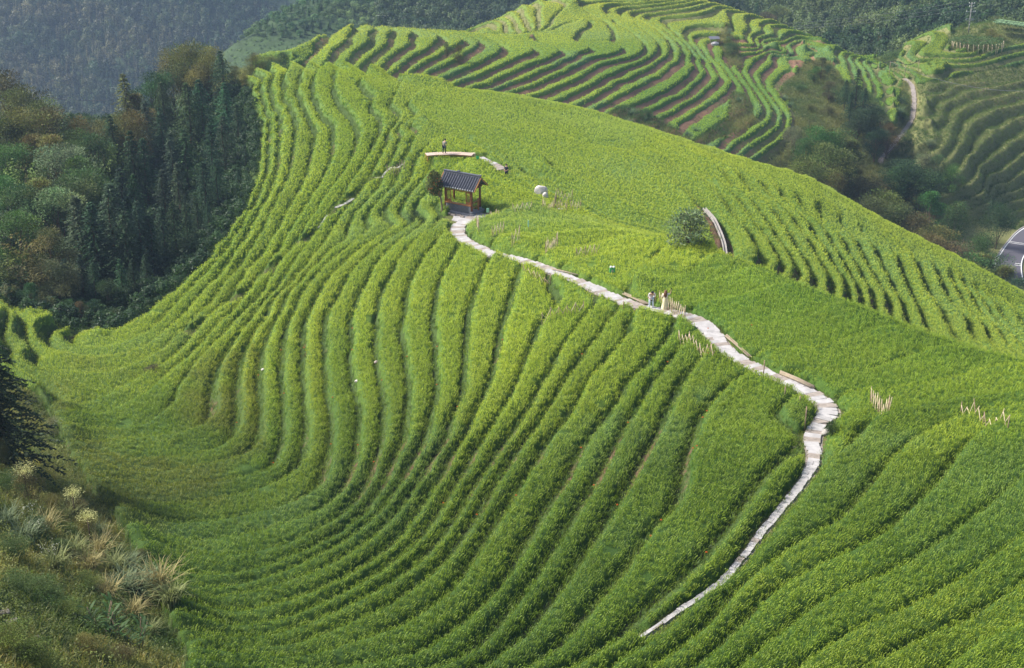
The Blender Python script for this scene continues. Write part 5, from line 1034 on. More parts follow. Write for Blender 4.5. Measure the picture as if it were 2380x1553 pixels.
# --- people
def skin_mesh(name, verts, edges, radii, mat, sub=1):
    me = bpy.data.meshes.new(name); me.from_pydata([tuple(v) for v in verts], edges, []); o = bpy.data.objects.new(name, me); COL.objects.link(o)

    o.modifiers.new('skin', 'SKIN'); s_ = o.modifiers.new('sub', 'SUBSURF'); s_.levels = sub; s_.render_levels = sub
    for i, r in enumerate(radii): me.skin_vertices[0].data[i].radius = (r, r) if not isinstance(r, tuple) else r
    me.skin_vertices[0].data[0].use_root = True
    dg = bpy.context.evaluated_depsgraph_get(); ev = o.evaluated_get(dg); m2 = bpy.data.meshes.new_from_object(ev); bpy.data.objects.remove(o); m2.name = name; m2.materials.clear(); m2.materials.append(mat)
    for f in m2.polygons: f.use_smooth = True; f.material_index = 0
    return m2
def person(loc, rz, J0_, label, shirt, legs, hair, long_hair=False, skirt=None, legs_show=True):
    """J: joint positions in metres, person facing -y"""
    e = empty('person', loc, label, 'person', rz=rz); e.scale = (1.1, 1.1, 1.1); J = J0_
    names = ['pel', 'waist', 'chest', 'neck', 'head', 'crownh', 'shL', 'elL', 'wrL', 'haL', 'shR', 'elR', 'wrR', 'haR', 'hiL', 'knL', 'anL', 'toL', 'hiR', 'knR', 'anR', 'toR']; ix = {n_: i for i, n_ in enumerate(names)}
    rad = dict(pel=.12, waist=.11, chest=.13, neck=.05, head=.085, crownh=.075, shL=.06, elL=.042, wrL=.03, haL=.035, shR=.06, elR=.042, wrR=.03, haR=.035, hiL=.085, knL=.055, anL=.038, toL=.035, hiR=.085, knR=.055, anR=.038, toR=.035)
    ed = [('pel', 'waist'), ('waist', 'chest'), ('chest', 'neck'), ('neck', 'head'), ('head', 'crownh'), ('chest', 'shL'), ('shL', 'elL'), ('elL', 'wrL'), ('wrL', 'haL'), ('chest', 'shR'), ('shR', 'elR'), ('elR', 'wrR'), ('wrR', 'haR'), ('pel', 'hiL'), ('hiL', 'knL'), ('knL', 'anL'), ('anL', 'toL'), ('pel', 'hiR'), ('hiR', 'knR'), ('knR', 'anR'), ('anR', 'toR')]
    def part(nm, keys, scale, mat, skip=()):
        kk = [k for k in names if k in keys]; loc_ = {k: i for i, k in enumerate(kk)}
        return skin_mesh(nm, [J[k] for k in kk], [(loc_[a], loc_[b]) for a, b in ed if a in loc_ and b in loc_], [rad[k] * scale for k in kk], mat)
    child('body', part('body', names, 1.0, M_SKIN), e)
    # fingers and thumb on both hands
    for s_ in ('L', 'R'):
        h = np.array(J['ha' + s_], float); d = unit(h - np.array(J['wr' + s_])); sd = unit(np.cross(d, [0, 0.3, 1])); bm = bmesh.new()
        for k in range(4): tube(bm, [h + sd * (.012 * (k - 1.5) * 1.3), h + sd * (.014 * (k - 1.5) * 1.3) + d * .05, h + sd * (.014 * (k - 1.5)) + d * (.07 - .006 * abs(k - 1.5)) + np.array([0, 0, -.02])], [.010, .009, .006], 5)
        tube(bm, [h - d * .02 + sd * .02, h + sd * .045 + d * .02, h + sd * .04 + d * .045], [.011, .010, .007], 5); child('fingers', bm_mesh(bm, 'fingers', M_SKIN, True), e)
    child('shirt', part('shirt', ['pel', 'waist', 'chest', 'shL', 'shR', 'elL', 'elR'] if not skirt else ['pel', 'waist', 'chest', 'shL', 'shR', 'elL', 'elR', 'wrL'][:7], 1.32, shirt), e)
    if skirt:
        bm = bmesh.new(); p0 = np.array(J['waist']); rings = []
        for i in range(7):
            t = i / 6; rings.append([bm.verts.new((p0[0] * (1 - t) + t * .0 + math.cos(2 * PI * k / 24) * (.14 + .13 * t ** .8) * (1 + .08 * math.cos(6 * 2 * PI * k / 24) * t), p0[1] * (1 - t) + math.sin(2 * PI * k / 24) * (.12 + .11 * t ** .8) * (1 + .08 * math.cos(6 * 2 * PI * k / 24) * t), p0[2] * (1 - t) + .14 * t)) for k in range(24)])
        for a, b in zip(rings[:-1], rings[1:]):
            for k in range(24): bm.faces.new((a[k], a[(k+1) % 24], b[(k+1) % 24], b[k]))
        child('skirt', bm_mesh(bm, 'skirt', skirt, True), e)
    else: child('trousers', part('trousers', ['pel', 'hiL', 'hiR', 'knL', 'knR', 'anL', 'anR'], 1.38, legs), e)
    hd = np.array(J['head'], float); ch = np.array(J['crownh'], float); up = unit(ch - hd); fw = np.array(J.get('face', (0, -1, 0)), float)
    c_ = (hd + ch) / 2; bm = bmesh.new(); bmesh.ops.create_icosphere(bm, subdivisions=3, radius=.112)
    for v in bm.verts:
        co = np.array(v.co); f_ = co @ fw; u_ = co @ up
        if f_ > .03 and u_ < .05: co = co - fw * (f_ - .02)
        v.co = co * 1.04
    bmesh.ops.translate(bm, verts=bm.verts, vec=Vector(c_ - fw * .012 + up * .012)); child('hair', bm_mesh(bm, 'hair', hair, True), e)
    bm = bmesh.new(); sd = unit(np.cross(up, fw))
    bmesh.ops.create_cone(bm, segments=6, radius1=.016, radius2=.006, depth=.035, matrix=Matrix.Translation(c_ + fw * .108 - up * .02) @ Vector(fw).to_track_quat('Z', 'Y').to_matrix().to_4x4())
    for s_ in (-1, 1): bmesh.ops.create_icosphere(bm, subdivisions=1, radius=.02, matrix=Matrix.Translation(c_ + sd * s_ * .1 - up * .02))
    child('nose_and_ears', bm_mesh(bm, 'nose_and_ears', M_SKIN, True), e)
    bm = bmesh.new()
    for s_ in (-1, 1): bmesh.ops.create_icosphere(bm, subdivisions=1, radius=.011, matrix=Matrix.Translation(c_ + fw * .094 + sd * s_ * .035 + up * .005))
    box_bm(bm, tuple(c_ + fw * .094 - up * .06), (.04, .012, .008)); child('eyes_and_mouth', bm_mesh(bm, 'eyes_and_mouth', M_HAIRB), e)
    if long_hair:
        bm = bmesh.new(); pts = [c_ + up * .07 - fw * .05, c_ - fw * .11 - up * .05, np.array(J['neck']) - fw * .14, np.array(J['chest']) - fw * .19, np.array(J['waist']) - fw * .17 + [0, 0, .08]]
        rings = []
        for i, p in enumerate(pts):
            a_ = [.09, .13, .145, .13, .05][i]; b_ = [.05, .07, .06, .05, .03][i]; rings.append([bm.verts.new(tuple(p + sd * a_ * math.cos(2 * PI * k / 12) + fw * b_ * math.sin(2 * PI * k / 12))) for k in range(12)])
        for r0, r1 in zip(rings[:-1], rings[1:]):
            for k in range(12): bm.faces.new((r0[k], r0[(k+1) % 12], r1[(k+1) % 12], r1[k]))
        bm.faces.new(rings[0][::-1]); bm.faces.new(rings[-1]); child('long_hair', bm_mesh(bm, 'long_hair', hair, True), e)
    return e
bend = dict(pel=(0, .08, .92), waist=(0, .05, 1.05), chest=(0, -.12, 1.28), neck=(0, -.24, 1.42), head=(0, -.33, 1.47), crownh=(0, -.40, 1.53), face=unit((0, -.75, -.66)), shL=(-.19, -.14, 1.33), elL=(-.27, -.14, 1.04), wrL=(-.14, -.34, .93), haL=(-.08, -.38, .92), shR=(.19, -.14, 1.33), elR=(.27, -.12, 1.06), wrR=(.26, -.22, .84), haR=(.25, -.24, .78), hiL=(-.1, .07, .86), knL=(-.12, .0, .46), anL=(-.15, .05, .08), toL=(-.16, -.12, .03), hiR=(.1, .07, .86), knR=(.13, -.02, .46), anR=(.17, .05, .08), toR=(.18, -.12, .03))
gm = G(1513, 719, 90, 140); mn = person(tuple(gm), R(5), bend, 'man in pale pink shirt and washed jeans bending over his camera on the path', M_PINK, M_JEAN, M_HAIR)
bm = bmesh.new(); box_bm(bm, (0, 0, 0), (.14, .06, .1)); bmesh.ops.create_cone(bm, segments=10, radius1=.035, radius2=.035, depth=.09, matrix=Matrix.Translation((0, -.06, 0)) @ Matrix.Rotation(PI / 2, 4, 'X'))
top('camera_body', bm_mesh(bm, 'camera_body', M_BLK), 'black camera held by the bending man', 'camera', loc=tuple(gm + np.array((-.04, -.44, .98))))
stand = dict(pel=(0, 0, .9), waist=(0, .0, 1.05), chest=(0, .0, 1.26), neck=(0, .0, 1.42), head=(.01, -.01, 1.5), crownh=(.01, -.01, 1.58), face=(0.1, 1.0, .1), shL=(-.17, 0, 1.33), elL=(-.22, .03, 1.06), wrL=(-.12, .15, .95), haL=(-.06, .17, .95), shR=(.17, 0, 1.33), elR=(.36, .03, 1.36), wrR=(.41, .03, 1.6), haR=(.42, .03, 1.67), hiL=(-.09, 0, .84), knL=(-.1, 0, .46), anL=(-.1, .02, .08), toL=(-.1, .14, .03), hiR=(.09, 0, .84), knR=(.1, 0, .46), anR=(.1, .02, .08), toR=(.1, .14, .03))
stand['face'] = unit(stand['face']); gw = G(1545, 722, 90, 140); person(tuple(gw), R(-4), stand, 'woman with long brown hair in cream top and yellow skirt raising one arm', M_CREAM, None, M_HAIRB, True, M_YEL)
bm = bmesh.new(); box_bm(bm, (0, 0, .13), (.05, .04, .09)); box_bm(bm, (0, 0, .03), (.025, .025, .16)); top('hand_camera', bm_mesh(bm, 'hand_camera', M_BLK), 'small black camera held up in the raised hand of the woman', 'camera', loc=tuple(gw + np.array((.46, .0, 1.83))))
gh = GO(1177, 390, 1.35, 140, 220); person((gh[0], gh[1], gh[2] - 1.38), R(150), {**stand, 'elR': (.22, .03, 1.06), 'wrR': (.16, .15, .9), 'haR': (.12, .18, .86)}, 'dark-haired person deep in the rice, only head and shoulders showing', M_NAVY, M_NAVY, M_HAIR)
# --- curved deck with the man on it
dk = GO(1045, 357, .85, 160, 215); deck = empty('viewing_deck', tuple(dk), 'long curved wooden boardwalk standing above the rice behind the pavilion', 'boardwalk'); g0 = groundA(dk[0], dk[1])
Rr = 9.5; NPL = 26
for i in range(NPL):
    a = (i - (NPL - 1) / 2) * (5.9 / NPL) / Rr; x_ = Rr * math.sin(a); y_ = -Rr * (1 - math.cos(a)) * 1.1; z_ = .0
    child('plank', boxm('plank', (0, 0, 0), (5.9 / NPL - .012, 1.15, .045), M_DECK, .004) if i == 0 else bpy.data.meshes['plank'], deck, loc=(x_, y_, z_), rot=(0, 0, -a))
for a in (-.30, -.15, 0, .15, .30):
    for o_ in (-.45, .45):
        rr_ = Rr + o_; child('support', tubem('support', [(0, 0, -1.3), (0, 0, -.03)], .05, M_WOODL, 6), deck, loc=(rr_ * math.sin(a), -Rr * (1 - math.cos(a)) * 1.1 + o_ * math.cos(a), 0))
bm = bmesh.new(); prev = None
for o_ in (-.52, .52):
    pts = [np.array(((Rr + o_) * math.sin(a), -Rr * (1 - math.cos(a)) * 1.1 + o_ * math.cos(a), -.07)) for a in np.linspace(-.31, .31, 13)]; tube(bm, pts, [.06] * 13, 6)
child('bearer', bm_mesh(bm, 'bearer', M_WOODL), deck)
mz = {**bend}; dm = GO(1033, 357, .9, 160, 215)
person((dm[0], dm[1], dk[2] + .03), R(165), bend, 'man in grey shirt and dark trousers bending forward on the curved boardwalk', M_GREY, M_NAVY, M_HAIR)
bx = GO(1100, 361, .7, 160, 215); top('storage_tub', boxm('storage_tub', (0, 0, .1), (.55, .4, .35), simple_mat('cream_plastic', (.62, .55, .38), .5), .05), 'cream tub under the right end of the curved boardwalk', 'tub', loc=tuple(bx))
# --- fences of crossed bamboo
stk = [tubem('stake', [(0, 0, -.25), (0, 0, 1)], .027, m_, 5) for m_ in (M_BAM, M_BAMG)]
def stake(parent, a, b, which, th=1.0):
    """stake from a to b (local), shared mesh"""
    a = np.array(a, float); b = np.array(b, float); d = b - a; ln = np.linalg.norm(d); qn = Vector(d).to_track_quat('Z', 'Y'); o = child('stake', stk[which], parent, loc=tuple(a), scale=(th, th, ln)); o.rotation_mode = 'QUATERNION'; o.rotation_quaternion = qn
def fence(a, b, h, label, sp=.42, posts=1, gap=(), pick=False, g=surfA, lo=70, hi=240, weather=.15, th=1.0):
    A = GO(*a, .5, lo, hi, g); B = GO(*b, .5, lo, hi, g); h = h + .3; n = max(2, int(np.linalg.norm(B[:2] - A[:2]) / sp)); e = empty('bamboo_fence', tuple(A), label, 'fence', 'bamboo fences round the fields'); q = random.Random(int(a[0] * 7 + a[1]))
    P = [A + (B - A) * i / n for i in range(n + 1)]
    for p in P: p[2] = g(np.array([[p[0]]]), np.array([[p[1]]]))[0, 0]
    P = [p - A for p in P]
    for i in range(n):
        if pick: stake(e, P[i], P[i] + [q.uniform(-.1, .1), 0, h * q.uniform(.8, 1.05)], 0 if q.random() > weather else 1, th); continue
        s1, s2 = q.uniform(.85, 1.1), q.uniform(.85, 1.1)
        stake(e, P[i], P[i] + (P[i+1] - P[i]) * 1.05 + [0, 0, h * s1], 0 if q.random() > weather else 1, th); stake(e, P[i+1], P[i+1] - (P[i+1] - P[i]) * 1.05 + [0, 0, h * s2], 0 if q.random() > weather else 1, th)
    for i in range(0, n + 1, max(1, n // max(1, posts))): stake(e, P[i], P[i] + [0, 0, h * 1.02], 1, 1.1)
    return e
fence((1108,524),(1113,541),1.35,'tall bamboo pickets just below the pavilion where the path bends',.35,1,pick=True)
fence((1139,500),(1159,500),.7,'short row of leaning bamboo pickets right of the pavilion pad',.22,0,pick=True)
fence((1144,550),(1171,540),1.3,'crossed bamboo fence on the field corner right of the path bend',.4,1)
fence((1190,578),(1208,562),1.5,'bamboo fence with long stakes on a mossy field corner, second past the bend',.4,1,weather=.4)
fence((1268,590),(1296,572),1.4,'crossed bamboo fence with long leaning end stake, third past the bend',.4,1)
fence((1339,597),(1392,590),1.05,'wide crossed bamboo fence above the sign on the field edge',.42,2)
fence((1192,492),(1236,487),1.1,'crossed bamboo fence left of the white boulder steps',.42,2)
fence((1261,484),(1287,485),1.1,'crossed bamboo fence straight below the white boulder',.4,1)
fence((1294,487),(1318,487),1.1,'crossed bamboo fence right below the mound, next to the grey slab',.4,1)
fence((1326,486),(1350,487),1.15,'crossed bamboo fence at the right end of the boulder enclosure',.4,1)
fence((1297,460),(1330,461),1.2,'crossed bamboo fence along the top of the grassy mound by the boulder',.42,1)
fence((1289,482),(1293,462),1.1,'weathered bamboo fence climbing the left side of the grassy mound',.4,1,weather=.6)
fence((1260,748),(1356,722),1.0,'long broken lattice fence on the field below the path',.75,3,weather=.3)
fence((1216,628),(1279,652),.7,'thin sparse lattice fence along the lower edge of the upper path',.7,2,weather=.5,th=.8)
fence((1532,700),(1592,734),1.0,'crossed bamboo fence behind the two people on the path',.36,2)
fence((1577,790),(1660,832),.9,'broken crossed bamboo fence where the middle path comes back into view',.6,3,weather=.4)
fence((2022,935),(2070,952),1.35,'tall crossed bamboo fence standing in the right-hand rice field',.36,2)
fence((2232,962),(2342,996),.95,'low crossed bamboo fence sunk in rice at the right edge of the field',.7,2,weather=.35)
fence((900,404),(941,392),1.15,'grey twig fence beside the narrow field track',.3,1,weather=.8)
for (px, py, h_, lb) in [(1774,868,1.35,'beside the hidden bend of the path'),(1823,921,.95,'in rice left of the lower landing'),(1858,935,.75,'short, between two taller stakes at the landing'),(1870,992,1.75,'tallest, at the edge of the bare earth patch'),(1279,655,1.0,'by the upper path below the field corner'),(1248,645,.8,'left of another stake by the upper path'),(1448,722,1.1,'beside the path just before the two people')]:
    p = GO(px, py, .4, 80, 180) - [0, 0, .3]; top('wooden_stake', tubem('wooden_stake', [(0, 0, -.2), (.03, 0, h_ * .6), (.02, 0, h_)], .04, M_BAMG, 6), f'thin brown stake {lb}', 'stake', 'single stakes along the path', tuple(p))
def poles(a, b, n, label, r=.07):
    A = G(*a, 80, 160) + [0, 0, .25]; B = G(*b, 80, 160) + [0, 0, .25]; d = unit(B - A); sd = np.array([-d[1], d[0], 0]); e = empty('pole_bundle', tuple(A), label, 'poles', 'poles lying beside the path')
    for i in range(n):
        o_ = sd * (i - (n - 1) / 2) * r * 2.3; child('pole', tubem('pole', [o_ + [0, 0, .03 * (i % 2)] - d * .15 * i, (B - A) * .5 + o_ + [0, 0, .04], B - A + o_ + d * .2 * (i % 2)], [r, r * .95, r * .8], M_POLE, 7), e)
poles((1450,689),(1503,713),3,'bundle of pale split poles lying left of the two people'); poles((1688,789),(1742,836),2,'two pale poles lying down the slope beside the middle path'); poles((1816,874),(1888,908),3,'three long pale poles lying along the landing'); poles((1283,631),(1340,645),2,'thin pale poles on the grass beside the upper path',.04)
# --- boulder, rocks, signs, litter
def rock(name, loc, s, seed, mat, label, cat='rock', group=None):
    bm = bmesh.new(); bmesh.ops.create_icosphere(bm, subdivisions=3, radius=1); q = random.Random(seed); dirs = [unit([q.gauss(0, 1), q.gauss(0, 1), q.gauss(0, 1)]) for _ in range(14)]; offs = [q.uniform(.62, .95) for _ in dirs]
    for v in bm.verts:
        c = np.array(v.co)
        for d, o_ in zip(dirs, offs):
            k = c @ d
            if k > o_: c = c - d * (k - o_) * .85
        v.co = c * np.array(s)
    return top(name, bm_mesh(bm, name, mat), label, cat, group, tuple(loc))
b1 = GO(1258, 446, .6, 120, 220); rock('boulder', b1 + [0, 0, .1], (.8, .5, .75), 1, M_ROCK, 'large white boulder on the knoll right of the pavilion'); b2 = GO(1267, 458, .6, 120, 220); rock('boulder', b2 + [0, 0, -.1], (.42, .35, .6), 2, M_ROCK, 'smaller white boulder just below the large white one')
sl = GO(1301, 487, .4, 120, 200); top('grey_slab', boxm('grey_slab', (0, 0, .02), (.9, .6, .12), M_STONE, .03), 'flat pale slab between two fences under the mound', 'slab', loc=tuple(sl))
for px, py, s_, lb, m_ in [(1363,630,.28,'grey rock in the bank above the upper path',M_ROCK),(1924,1014,.45,'lichen-covered rock at the foot of the bush beside the steps',M_CONC),(612,862,.2,'white stone in a furrow at the left of the bowl',M_ROCK),(830,890,.22,'white stone in a furrow near the middle of the bowl',M_ROCK),(875,845,.25,'pinkish stone in a furrow right of the white one',M_STONE2),(1845,1043,.15,'small stone by the rice left of the steps',M_STONE2)]:
    rock('stone', G(px, py, 80, 160) + [0, 0, s_ * .4], (s_, s_ * .8, s_ * .7), int(px), m_, lb, 'stone')
f0 = GO(1423, 636, .55, 90, 150) - [0, 0, .3]; fs = empty('painted_sign', tuple(f0), 'green board with two white knobs on top standing in rice above the path', 'sign')
child('board', boxm('board', (0, 0, .62), (.5, .08, .45), M_GREEN, .03), fs); child('stand', tubem('stand', [(0, 0, -.1), (0, 0, .45)], .04, M_BAMG, 6), fs); child('panel', boxm('panel', (0, -.05, .58), (.26, .02, .24), M_MET, .005), fs)
for sx in (-.13, .13):
    bm = bmesh.new(); bmesh.ops.create_icosphere(bm, subdivisions=2, radius=.12, matrix=Matrix.Translation((sx, 0, .92))); child('knob', bm_mesh(bm, 'knob', M_WHITE, True), fs)
for px, py, lb, m_, s_ in [(1134,503,'rounded green sign beside the stone pad of the pavilion',M_MINT,(.3, .05, .5)),(1110,377,'small green sign at the start of the upper stone path',M_GREEN,(.35, .05, .4)),(1228,537,'pale green marker in the middle of the near rice field',M_MINT,(.12, .1, .7))]:
    p = GO(px, py, .5, 100, 220) - [0, 0, .4]; e = empty('field_sign', tuple(p), lb, 'sign'); child('board', boxm('board', (0, 0, s_[2] * .5 + .75), s_, m_, .03), e); child('stand', tubem('stand', [(0, 0, -.1), (0, 0, .8)], .03, M_BAMG, 6), e)
pc = at_d(1912, 986, 96.6); g_ = G(1912, 988, 80, 120); top('black_hose', tubem('black_hose', [g_ + [-.35, 0, .1], g_ + [.1, .03, .12], g_ + [.75, -.02, .16]], .05, M_BLK, 8), 'short black pipe crossing the path at the landing', 'pipe')
# --- bushes and shrubs near the path
def near_bush(px, py, w_, h_, col, label, kind='bush', v=0, lo=60, hi=260, g=surfA, name='bush', cat='bush', group=None):
    p = G(px, py, lo, hi, g); return tree(kind, v, p[0], p[1], p[2] - .1 * h_, h_ * 1.05, w_ / h_, col, name, label, group, cat)
L, cs = crown_broad(77, 26, .5, .03, 75, .3, .8); PROTO['bush', 2] = (leaves_me(L), trunk_mesh(77, .03, .5, cs[:10]))
near_bush(1597, 577, 4.4, 4.0, (.17, .22, .12), 'round pale-leaved bush standing alone on the field slope', v=2)
near_bush(963, 516, 2.3, 1.5, (.03, .06, .02), 'low dark bush in the rice left of the pavilion')
near_bush(1932, 1022, 1.2, 1.6, (.04, .075, .02), 'dark bush overhanging the steps from the right', v=1)
near_bush(355, 868, 1.6, 1.0, (.10, .08, .05), 'brown withered bush in the furrow at the left of the bowl', v=1)
# pampas-like clumps
def clump_me(seed, n=120, h=(.6, 1.0), lean=(.15, .6), w_=.013):
    q = random.Random(seed); L = Leaves()
    for i in range(n):
        k = q.uniform(.7, 1.35); blade(L, (q.uniform(-.12, .12), q.uniform(-.12, .12), -.05), q.uniform(0, 2 * PI), q.uniform(*h), q.uniform(*lean), w_ * q.uniform(.7, 1.3), (k, k, k * .95), q.uniform(.15, .6), 4)
    return leaves_me(L, 'blades')
CL = [clump_me(500 + i) for i in range(3)]
def clump(px, py, s, col, label, group, g=surfA, lo=55, hi=120):
    s = s * (1.45 if g is surfA else 1); p = G(px, py, lo, hi, g); e = empty('grass_clump', tuple(p), label, 'grass clump', group, rnd.uniform(0, 6)); o = child('blades', rnd.choice(CL), e, scale=(s * 1.1, s * 1.1, s)); o.color = (*col, 1); return e
WH = ['in the scrubby hollow', 'lower in the scrubby hollow', 'right side of the hollow', 'under the convex bands', 'beside the first under the bands', 'just above the front crest', 'further along the front crest', 'in the steep weedy strip', 'beside the dark bank at the bend', 'below the other clump at the bend', 'left of the far path', 'above the withered strip', 'in the middle of the weedy strip']
for (px, py, s), wh in zip([(1466,272,3.4),(1458,294,3.0),(1500,285,2.6),(1598,322,2.6),(1617,312,2.4),(1644,355,3.0),(1703,378,2.4),(1717,240,2.4),(1821,236,2.6),(1835,250,2.4),(2091,270,3.0),(1835,131,1.8),(1668,280,2.0)], WH): clump(px, py, s, (.12, .19, .10), f'grey-green fountain grass clump {wh} of the brown-banked hill', 'fountain grass clumps on the far hill', surfB, 240, 400)
# --- weedy slope at the lower left
GL = 'plants on the weedy slope'
for i, (px, py, s) in enumerate([(325,1395,2.3),(375,1380,2.3),(400,1410,1.9),(345,1370,1.9),(235,1300,2.0),(265,1340,2.0),(290,1385,1.9),(210,1330,1.7),(175,1300,1.7),(300,1330,1.8),(250,1395,1.6),(130,1330,1.7),(60,1270,1.8),(310,1440,1.6),(350,1480,1.2),(230,1250,1.3),(110,1240,1.7),(160,1215,1.7),(20,1230,1.6)]):
    clump(px, py, s, [(.17, .22, .12), (.33, .29, .13), (.22, .25, .10)][i % 3], f'{["silvery", "straw-tinged", "grey-green"][i % 3]} tall grass clump, {ORD[i]} of the weedy slope counted from the rice edge', GL)
for i, (px, py, w_, h_, c, lb, v) in enumerate([(62,1170,2.6,2.6,'brown','brown-leaved shrub under the uppermost pale flower head',0),(20,1160,2.4,2.2,'mid','leafy shrub at the upper left below the spruce',1),(175,1215,2.2,2.2,'brown','brown-leaved shrub under the middle pale flower head',1),(205,1260,2.2,2.1,'olive','olive shrub under the lowest pale flower head',0),(120,1190,2.0,1.6,'olive','olive shrub between the flowering shrubs',1),(90,1250,2.2,1.6,'dark','dark shrub left of the straw grass',0),(30,1300,2.4,1.6,'mid','fern-green shrub at the edge above the stone steps',1),(140,1290,1.8,1.2,'mid','small fern-green shrub among straw grass',0),(200,1370,2.0,1.1,'fresh','fresh green fern mound in the middle of the slope',1),(100,1390,2.4,1.3,'mid','fern mound above the stone steps',0),(40,1380,2.2,1.3,'mid','fern mound left of the stone steps',1),(160,1440,2.2,1.2,'fresh','fern mound below the straw grass',0),(30,1530,3.0,1.8,'fresh','bright green leafy mound in the bottom corner',0),(85,1560,2.4,1.5,'fresh','bright green leafy mound right of the corner one',1),(200,1520,2.2,1.1,'olive','olive fern mound near the bottom edge',0),(280,1540,1.8,1.1,'brown','brown-green mound at the bottom right of the slope',1),(330,1300,1.0,.8,'brown','small dry bush where slope meets rice',0),(10,1090,2.2,2.6,'pale','white-flecked bush under the spruce',1),(125,1015,1.9,2.0,'pale','white-flowered bush beside the spruce',0)]):
    near_bush(px, py, w_, h_, tuple(x_ * k_ for x_, k_ in zip(GRN[c], (1.25, 1.05, .95))), lb, v=v, group=GL, lo=50, hi=125)
def flower_head(px, py, d, s, label):
    p = at_d(px, py, d); q = random.Random(px); L = Leaves(); e = empty('flower_plume', tuple(p - np.array([0, 0, 1.2])), label, 'flower', 'pale yellow flower heads on the slope')
    for i in range(800):
        u = unit([q.gauss(0, 1), q.gauss(0, 1), abs(q.gauss(.6, .6))]); k = q.uniform(.8, 1.15); pp = np.array([0, 0, 1.2]) + u * q.uniform(.1, 1) * np.array([.62, .62, .5]) * s; spray(L, q, pp, u, .035, (k, k, k), 1)
    o = child('plume', leaves_me(L, 'plume'), e); o.color = (.62, .62, .26, 1); child('stem', tubem('stem', [(0, 0, -.8), (0, 0, 1.3)], .04, M_BARK, 6), e)
for px, py, s, w_ in [(55,1098,1.0,'uppermost'),(168,1150,.85,'middle'),(203,1204,.8,'lowest')]:
    p = G(px, py + 70, 50, 125); flower_head(px, py, np.dot(p, [0, CP, -SP]) * .995, s * 1.5, f'{w_} pale yellow feathery flower head on the weedy slope')
def whites(px, py, w_, n, label):
    p = G(px, py + 25, 50, 125); q = random.Random(px); L = Leaves(); e = empty('flower_patch', tuple(p), label, 'flowers', 'white flower patches on the slope')
    for i in range(n):
        b = np.array([q.gauss(0, w_ * .4), q.gauss(0, w_ * .4), q.uniform(.9, 1.4)]); spray(L, q, b, np.array([0, 0, 1.]), .04, (1, 1, 1), 3)
    o = child('petals', leaves_me(L, 'petals'), e); o.color = (.62, .62, .5, 1); L = Leaves()
    for i in range(60): blade(L, (q.gauss(0, w_ * .4), q.gauss(0, w_ * .4), -.1), q.uniform(0, 6), q.uniform(.7, 1.3), .15, .015, (1, 1, 1), .1, 2)
    o = child('stems', leaves_me(L, 'stems'), e); o.color = (.07, .14, .04, 1)
whites(70, 1195, .7, 26, 'white flower patch in the shrubs at the left edge'); whites(85, 1235, .8, 34, 'white flower patch above the fern mounds'); whites(120, 1290, .8, 44, 'largest white flower patch left of the straw grass'); whites(35, 1120, .9, 60, 'white blossom patch below the spruce'); whites(128, 985, .7, 70, 'white blossom patch on the right side of the spruce')
# broad-leaved ginger-like plants
def ginger(px, py, s, label):
    p = G(px, py, 50, 110); q = random.Random(px * 3); e = empty('broad_leaved_plant', tuple(p), label, 'plant', 'broad-leaved plants near the bottom edge', q.uniform(0, 6))
    for c in range(6):
        a = q.uniform(0, 2 * PI); r_ = q.uniform(.05, .35); base = np.array([math.cos(a) * r_, math.sin(a) * r_, 0]); tip = base + np.array([math.cos(a) * .35, math.sin(a) * .35, q.uniform(.9, 1.3)]); child('stalk', tubem('stalk', [base, (base + tip) / 2 + [0, 0, .1], tip], .018, M_BARKL, 5), e, scale=(s, s, s))
        for k in range(6):
            L = Leaves(); u = .3 + .13 * k; o0 = base + (tip - base) * u; aa = a + (PI / 2 if k % 2 else -PI / 2) + q.uniform(-.5, .5); d = np.array([math.cos(aa), math.sin(aa), .8]); sd = unit([-d[1], d[0], 0]); kk = q.uniform(.8, 1.2)
            L.strip([o0, o0 + unit(d) * .2, o0 + unit(d) * .42 + [0, 0, -.03], o0 + unit(d) * .62 + [0, 0, -.12]], [.01, .055, .05, 0], sd, (kk, kk, kk)); o = child('leaf', leaves_me(L, 'leaf'), e, scale=(s, s, s)); o.color = (.06, .12, .035, 1)
for px, py, s, w_ in [(235,1475,1.3,'left of the group near the bottom edge'),(280,1500,1.2,'middle of the group near the bottom edge'),(318,1515,1.3,'right of the group next to the rice')]: ginger(px, py, s, f'broad-leaved plant with upright stalks, {w_}')
# stones of the little path at the left edge
for px, py, s_, w_ in [(8,1432,.75,'upper of the two at the left edge'),(28,1452,.7,'lower one right of the first at the left edge'),(85,1490,.4,'small one half hidden in dry grass')]:
    p = G(px, py, 50, 100); top('stepping_stone', boxm('stepping_stone', (0, 0, .05), (s_ * .8, s_ * .5, .12), M_STONE2, .04), f'flat grey stepping stone, {w_}', 'stone', 'stepping stones on the slope', tuple(p + [0, 0, .12]), rz=.5)
# spruce at the left edge
p = G(14, 1080, 70, 125); rr_ = at_d(14, 688, np.dot(p, [0, CP, -SP])); L = crown_conifer(91, .3, .46, .013, 46, 2.8, .03)
cm = leaves_me(L); tm = trunk_mesh(91, .018); PROTO['conifer', 9] = (cm, tm); tree('conifer', 9, p[0], p[1], p[2], rr_[2] - p[2], 1.0, (.04, .065, .03), 'spruce_tree', 'big dark spruce filling the left edge above the flowering shrubs')
print('near things', len(bpy.data.objects), round(time.time() - T0, 1))
